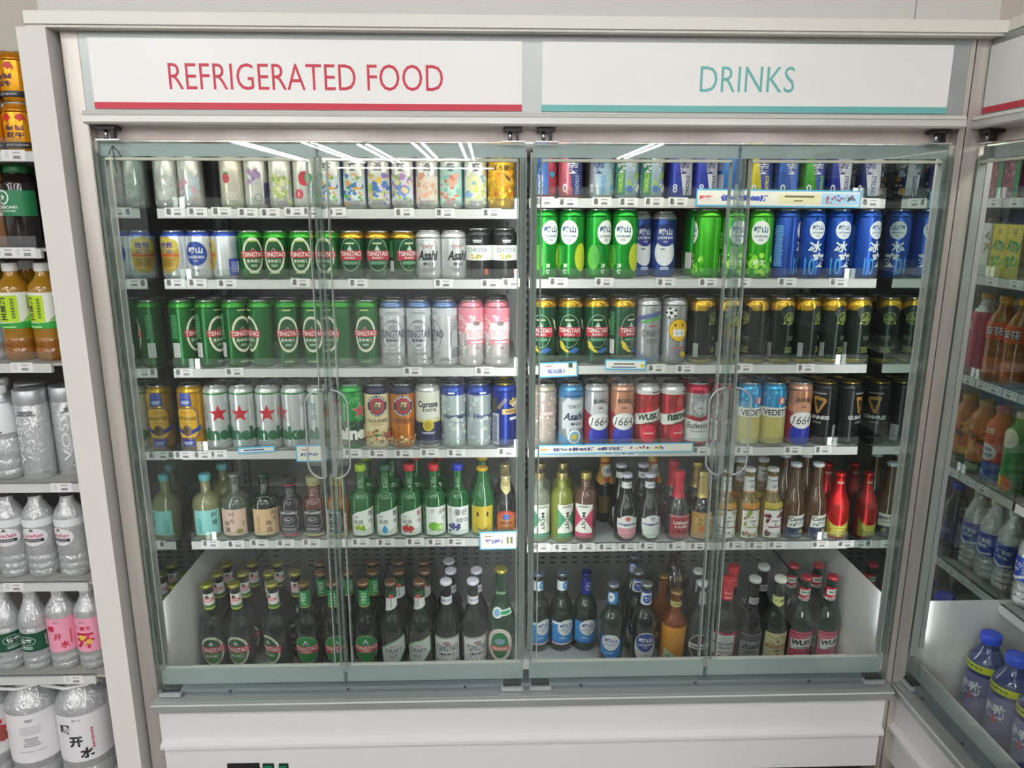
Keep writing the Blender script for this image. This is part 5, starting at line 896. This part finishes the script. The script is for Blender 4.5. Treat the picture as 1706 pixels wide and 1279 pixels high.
# ------------------------------------------------------------------ bin dividers
for x, zt, y0, lab in [(.897, .395, .205, 'dark-edged clear divider beside the red-labelled bottles at bottom'), (.705, .372, .205, 'clear divider between red-foil and black-labelled bottles at bottom'), (-.318, .36, .205, 'clear divider between green-necked and silver-labelled bottles at bottom'), (-.735, .36, .205, 'clear divider among the white-collared bottles at bottom')]:
    e = empty('bin_divider', (x, .2, .2)); final(e, lab); e['category'] = 'divider'; e['group'] = 'upright dividers in the bottom bin'
    b = MB(); b.box(-.001, .001, .005, .44, -.02, zt-.2, ACRY); ob('sheet', b, e)
    b = MB(); b.box(-.0022, .0022, .003, .445, zt-.2, zt-.196, '#2c2e30'); ob('edge_cap', b, e)
# ------------------------------------------------------------------ price tags and promotion cards
tb = MB(); tb.box(-.0235, .0235, -.0008, .0, -.0105, .0105, '#e2e1df'); A = Art(tb, None, .7, .1); A.lines(-14, 1, 12, 14, 4, '#b9b9b8').lines(6, -4, 20, 6, 2, '#55565a').lines(6, 5, 18, 4, 1, '#a8a4a4')
TAG = tb.mesh('price_tag')
TAGS = {('L', 1): [290, 328, 368, 412, 449, 490, 518, 560, 673, 741, 819], ('R', 1): [907, 946, 1003, 1047, 1090, 1130, 1452], ('L', 2): [290, 328, 377, 500, 596, 739, 817, 852], ('R', 2): [930, 1007, 1110, 1180, 1236, 1312, 1398],
    ('L', 3): [305, 390, 687, 807], ('R', 3): [1094, 1142, 1240, 1343], ('L', 4): [304, 336, 362, 587, 629, 672, 715, 760, 844], ('R', 4): [1010, 1048, 1168, 1240, 1322, 1372], ('L', 5): [350, 392, 431, 475, 518, 560, 600, 642, 691, 726, 760], ('R', 5): [902, 937, 977, 1011, 1047, 1080, 1127, 1163, 1227, 1262, 1295, 1367, 1410]}
for (bay, row), us in TAGS.items():
    us = sorted(us); z = ZR[bay, row]-.0095
    for i, u in enumerate(us):
        x = xat(u, .213, z); rr = random.Random(u)
        o = bpy.data.objects.new('price_tag', TAG); COL.objects.link(o); o.location = (x, .2182-.0011*(i % 2), z+rr.uniform(0, .003)); o.rotation_euler = (0, math.radians(rr.uniform(-1.5, 1.5)+(-5 if u == 1127 else 0)), 0)
        o['category'] = 'price tag'; o['group'] = 'white price tags on the shelf edges'
        final(o, f"white price tag, {ORD[i]} from left, {ROWN[row]} shelf edge, {SIDE[bay]}")
def card(u0, v0, u1, v1, Y, art, lab, name='promotion_card', rot=0):
    a, c = px2w(u0, (v0+v1)/2, Y=Y), px2w(u1, (v0+v1)/2, Y=Y); z1, z0 = px2w((u0+u1)/2, v0, Y=Y).z, px2w((u0+u1)/2, v1, Y=Y).z
    w, h = (c.x-a.x)*1000, (z1-z0)*1000
    b = MB(); b.box(-w/2000, w/2000, 0, .0012, -h/2000, h/2000, '#58b8e4'); A = Art(b, None, .1, .15); A.r(-w/2+3, -h/2+3.5, w/2-3, h/2-3.5, '#e9e6dc'); art(A, w, h)
    o = ob(name, b, None, ((a.x+c.x)/2, Y, (z0+z1)/2)); o.rotation_euler = (0, math.radians(rot), 0); final(o, lab); o['category'] = 'promotion card'; return o
card(1160, 316, 1434, 345, .213, lambda A, w, h: A.r(-w/2+5, -9, -w/2+44, 9, '#e8dcd8').t('购买', -w/2+22, 0, 10, '#c84a4a', 30, bold=.04).t('任意2件88折', -w*.21, 0, 15, '#2a4ab8', w*.29, bold=.05).r(0, -11, w*.25, 11, '#e6dfb8').lines(w*.125, 5, w*.2, 6, 1, '#5a5a4a').lines(w*.12, -5, w*.07, 5, 1, '#8a8a6a').r(w*.26, -13, w/2-3, 13, '#a8cdea').blobs(w*.28, w*.46, -8, 8, 9, ['#7a6aa8', '#4a4a5a', '#b87a8a'], 4, 3), 'long blue promotion strip on the top shelf edge, teal-sign side', rot=.6)
card(898, 603, 962, 628, .213, lambda A, w, h: A.t('买5送1', -6, -4, 12, '#3a5ab0', 44, bold=.03).lines(-24, 10, 20, 5, 1, '#c86a6a').r(26, 4, 36, 16, '#2a4a3a'), 'blue edged promotion card, third shelf edge by gold-topped green cans', rot=-2)
card(1008, 599, 1076, 616, .213, lambda A, w, h: A.lines(-4, 2, 70, 6, 1, '#6a6a6a').lines(-4, -6, 80, 4, 1, '#4a5a8a').e(w/2-9, -2, 5, 5, '#c8c83a'), 'narrow blue promotion card below the silver smiling-face can', rot=1)
card(493, 741, 549, 769, .213, lambda A, w, h: A.lines(-18, 10, 20, 4, 1, '#c88a8a').t('优惠价', -8, -3, 9, '#3a4a9a', 46, bold=.03, shear=.2), 'blue edged promotion card, fourth shelf edge, near left door handle')
card(396, 744, 458, 754, .213, lambda A, w, h: A.lines(-6, 0, 64, 5, 1, '#3a4a8a'), 'thin tilted promotion card below the silver red-star cans', rot=-3)
card(799, 885, 861, 915, .213, lambda A, w, h: A.t('买2送1', -12, -3, 13, '#4a4ab0', 46, bold=.04).lines(-26, 12, 20, 4, 1, '#c88a8a').r(22, -10, 28, 10, '#6a7a2a').r(32, -10, 38, 10, '#5a6a2a'), 'blue edged promotion card, fifth shelf edge, under smiling yellow label', rot=-1)
card(897, 739, 1155, 755, .213, lambda A, w, h: A.e(-w/2+14, 0, 10, 4, '#e0a06a').t('任意3件85折 4件75折', -w*.18, 0, 10, '#3a3a7a', w*.46, bold=.05).blobs(w*.08, w*.3, -4, 4, 6, ['#c04a4a', '#3a5ab0', '#e0c04a'], 4, 3), 'long blue promotion strip on the fourth shelf edge, teal-sign side', rot=-.6)
# ------------------------------------------------------------------ goods on the open rack
def rack(row, lst, Y=.05, depth=0, dz=0):
    z = LZ[row-1]; n = {}
    out = []
    for u, key, *a in lst:
        k = K[key]; rot = a[0] if a else 0; dy = a[1] if len(a) > 1 else 0
        y = Y+k.r-.03+dy; x = xat(u, y, z+dz+k.h*.45); x = min(x, LX1-.004-k.r); out.append((x, y, key, rot))
    out.sort()
    for i in range(len(out)-2, -1, -1):
        a, c = out[i], out[i+1]; need = K[a[2]].r+K[c[2]].r+.0008
        if math.hypot(c[0]-a[0], c[1]-a[1]) < need: out[i] = (c[0]-math.sqrt(max(0, need**2-(c[1]-a[1])**2)), a[1], a[2], a[3])
    cnt = {}
    for x, y, key, rot in out: cnt[K[key].look] = cnt.get(K[key].look, 0)+1
    idx = {}
    for x, y, key, rot in out:
        k = K[key]; o = k.make((x, y, z+dz), rot); i = idx[k.look] = idx.get(k.look, 0)+1
        w = f"{['first','second','third','fourth','fifth','sixth','lowest'][row-1]} shelf of open rack"
        st = ', upper of stack' if dz else ''; rw = ', back row' if depth else ''
        lab = f"{k.look}{st}{rw}, {w}" if cnt[k.look] == 1 else f"{k.look}{st}{rw}, {ORD[i-1]} from left, {w}"
        if len(lab.split()) > 16: lab = lab.replace(' from left', ' along')
        final(o, lab); o['group'] = f"{k.look}s on the open rack"
rack(1, [(-10, 'redbull', 20), (36, 'redbull', 6)]); rack(1, [(-14, 'redbull', 30), (29, 'redbull', -20)], dz=.0985)
rack(2, [(-6, 'w_coffee2', 20), (36, 'w_coffee', -14), (58, 'w_coffee', 40, .066)])
rack(3, [(-12, 'w_blue', 30), (35, 'w_tea', -8), (81, 'w_tea', -26)]); rack(3, [(14, 'w_tea', 0), (56, 'w_tea', 0)], Y=.118, depth=1)
rack(4, [(-8, 'w_spring', 20), (38, 'w_spring', -30), (88, 'w_voss', -20), (118, 'w_voss', 20, .03)]); rack(4, [(20, 'w_spring', 0), (62, 'w_voss', 0)], Y=.122, depth=1)
rack(5, [(-20, 'w_lao', 0), (24, 'w_lao', 8), (68, 'w_lao', 0), (120, 'w_lao', -20)])
rack(6, [(-22, 'w_green', 20), (22, 'w_green', 50), (63, 'w_green', -10), (110, 'w_pink', 10), (152, 'w_pink2', 0)])
rack(7, [(0, 'w_jugred', 20), (72, 'w_jugplain', 10), (142, 'w_jugtext', 0)], Y=.06); rack(7, [(184, 'w_jugtext', 20)], Y=.17, depth=1)
for i, (u, row) in enumerate([(22, 1), (8, 2), (40, 2), (36, 3), (102, 4), (22, 5), (122, 6)]):
    z = LZ[row-1]-.008; o = bpy.data.objects.new('price_tag', TAG); COL.objects.link(o); o.location = (xat(u, -.006, z), -.0042, z); o['category'] = 'price tag'; o['group'] = 'white price tags on the open rack'
    final(o, f"white price tag on the {['first','second','third','fourth','fifth','sixth'][row-1]} shelf edge of open rack"+(', outer' if i == 1 else ', inner' if i == 2 else ''))
# ------------------------------------------------------------------ goods in the side refrigerator
def yat(u, X, Z):
    a, b_ = .8, -1.2
    for _ in range(40):
        m = (a+b_)/2; q = Vector((X, m, Z))-CAM
        if 853+F_PX*q.dot(RT)/q.dot(FW) < u: a = m
        else: b_ = m
    return (a+b_)/2
YMIR = OY-.026
def side(row, z, lst, depth=0):
    out = []
    for u, key, *a in lst:
        k = K[key]; rot = a[0] if a else 0; dx = a[1] if len(a) > 1 else 0
        x = OX+.2245+k.r+.002+dx; y = yat(u, x, z+k.h*.5)
        if y > YMIR: y, rot = 2*YMIR-y, -rot   # the photo shows it in the mirror of the side wall
        out.append([y, x, key, rot])
    out.sort(key=lambda q: -q[0])
    for i in range(len(out)):
        if i == 0: out[0][0] = min(out[0][0], YMIR-.004-K[out[0][2]].r); continue
        need = K[out[i][2]].r+K[out[i-1][2]].r+.001; dxx = out[i][1]-out[i-1][1]
        if math.hypot(out[i][0]-out[i-1][0], dxx) < need: out[i][0] = out[i-1][0]-math.sqrt(max(0, need**2-dxx**2))
    cnt = {}
    for q in out: cnt[K[q[2]].look] = cnt.get(K[q[2]].look, 0)+1
    idx = {}
    for y, x, key, rot in out:
        k = K[key]; o = k.make((x, y, z+.0005), rot-90); i = idx[k.look] = idx.get(k.look, 0)+1
        w = f"{row} of side refrigerator"
        lab = f"{k.look}, {w}" if cnt[k.look] == 1 else f"{k.look}, {ORD[i-1]} from corner, {w}"
        final(o, lab); o['group'] = f"{k.look}s in the side refrigerator"
side('top shelf', 1.472, [(1650, 'y_red'), (1675, 'y_red'), (1700, 'y_red')])
side('second shelf', 1.282, [(1650, 'y_milk'), (1680, 'y_lemon'), (1702, 'y_lemon')])
side('third shelf', 1.022, [(1618, 'x_green', 10), (1640, 'x_pinkred', 0), (1668, 'x_orange', 20), (1700, 'x_orange', 10)])
side('fourth shelf', .765, [(1590, 'x_juice', 10), (1615, 'x_juice', 0), (1642, 'x_juice', 20), (1670, 'x_vita', 0), (1700, 'x_fruitg', 0)])
side('fifth shelf', .502, [(1567, 'x_navy', 0), (1592, 'x_navy', 10)])
side('fifth shelf front part', .52, [(1640, 'x_poc', 10), (1662, 'x_poc', 0), (1687, 'x_poc', 10)])
y = YMIR-.02-K['x_mai'].r
for i, lab in enumerate(['large blue-capped bottle in bin of side refrigerator, nearest the corner', 'large blue-capped bottle in bin of side refrigerator, second from corner', 'large blue-capped bottle in bin of side refrigerator, third from corner']):
    k = K['x_mai']; o = k.make((OX+.178, YMIR-.05-i*.088, .2095), -80); final(o, lab); o['group'] = 'large blue-capped bottles in the side refrigerator bin'
for row, (z, us) in enumerate([(1.45, (1655, 1690)), (1.26, (1650, 1690)), (1.0, (1592, 1612, 1634, 1655, 1680)), (.743, (1586, 1612, 1636)), (.502-.022, (1564, 1585, 1604))]):
    for i, u in enumerate(us):
        zz = z+.0125; yy = yat(u, OX+.213, zz); yy = 2*YMIR-yy if yy > YMIR else yy; o = bpy.data.objects.new('price_tag', TAG); COL.objects.link(o); o.location = (OX+.2181, yy, zz); o.rotation_euler = (0, 0, -PI/2); o['category'] = 'price tag'; o['group'] = 'white price tags in the side refrigerator'
        final(o, f"white price tag, {ORD[i]} from corner, {ROWN[row+1]} shelf edge of side refrigerator")
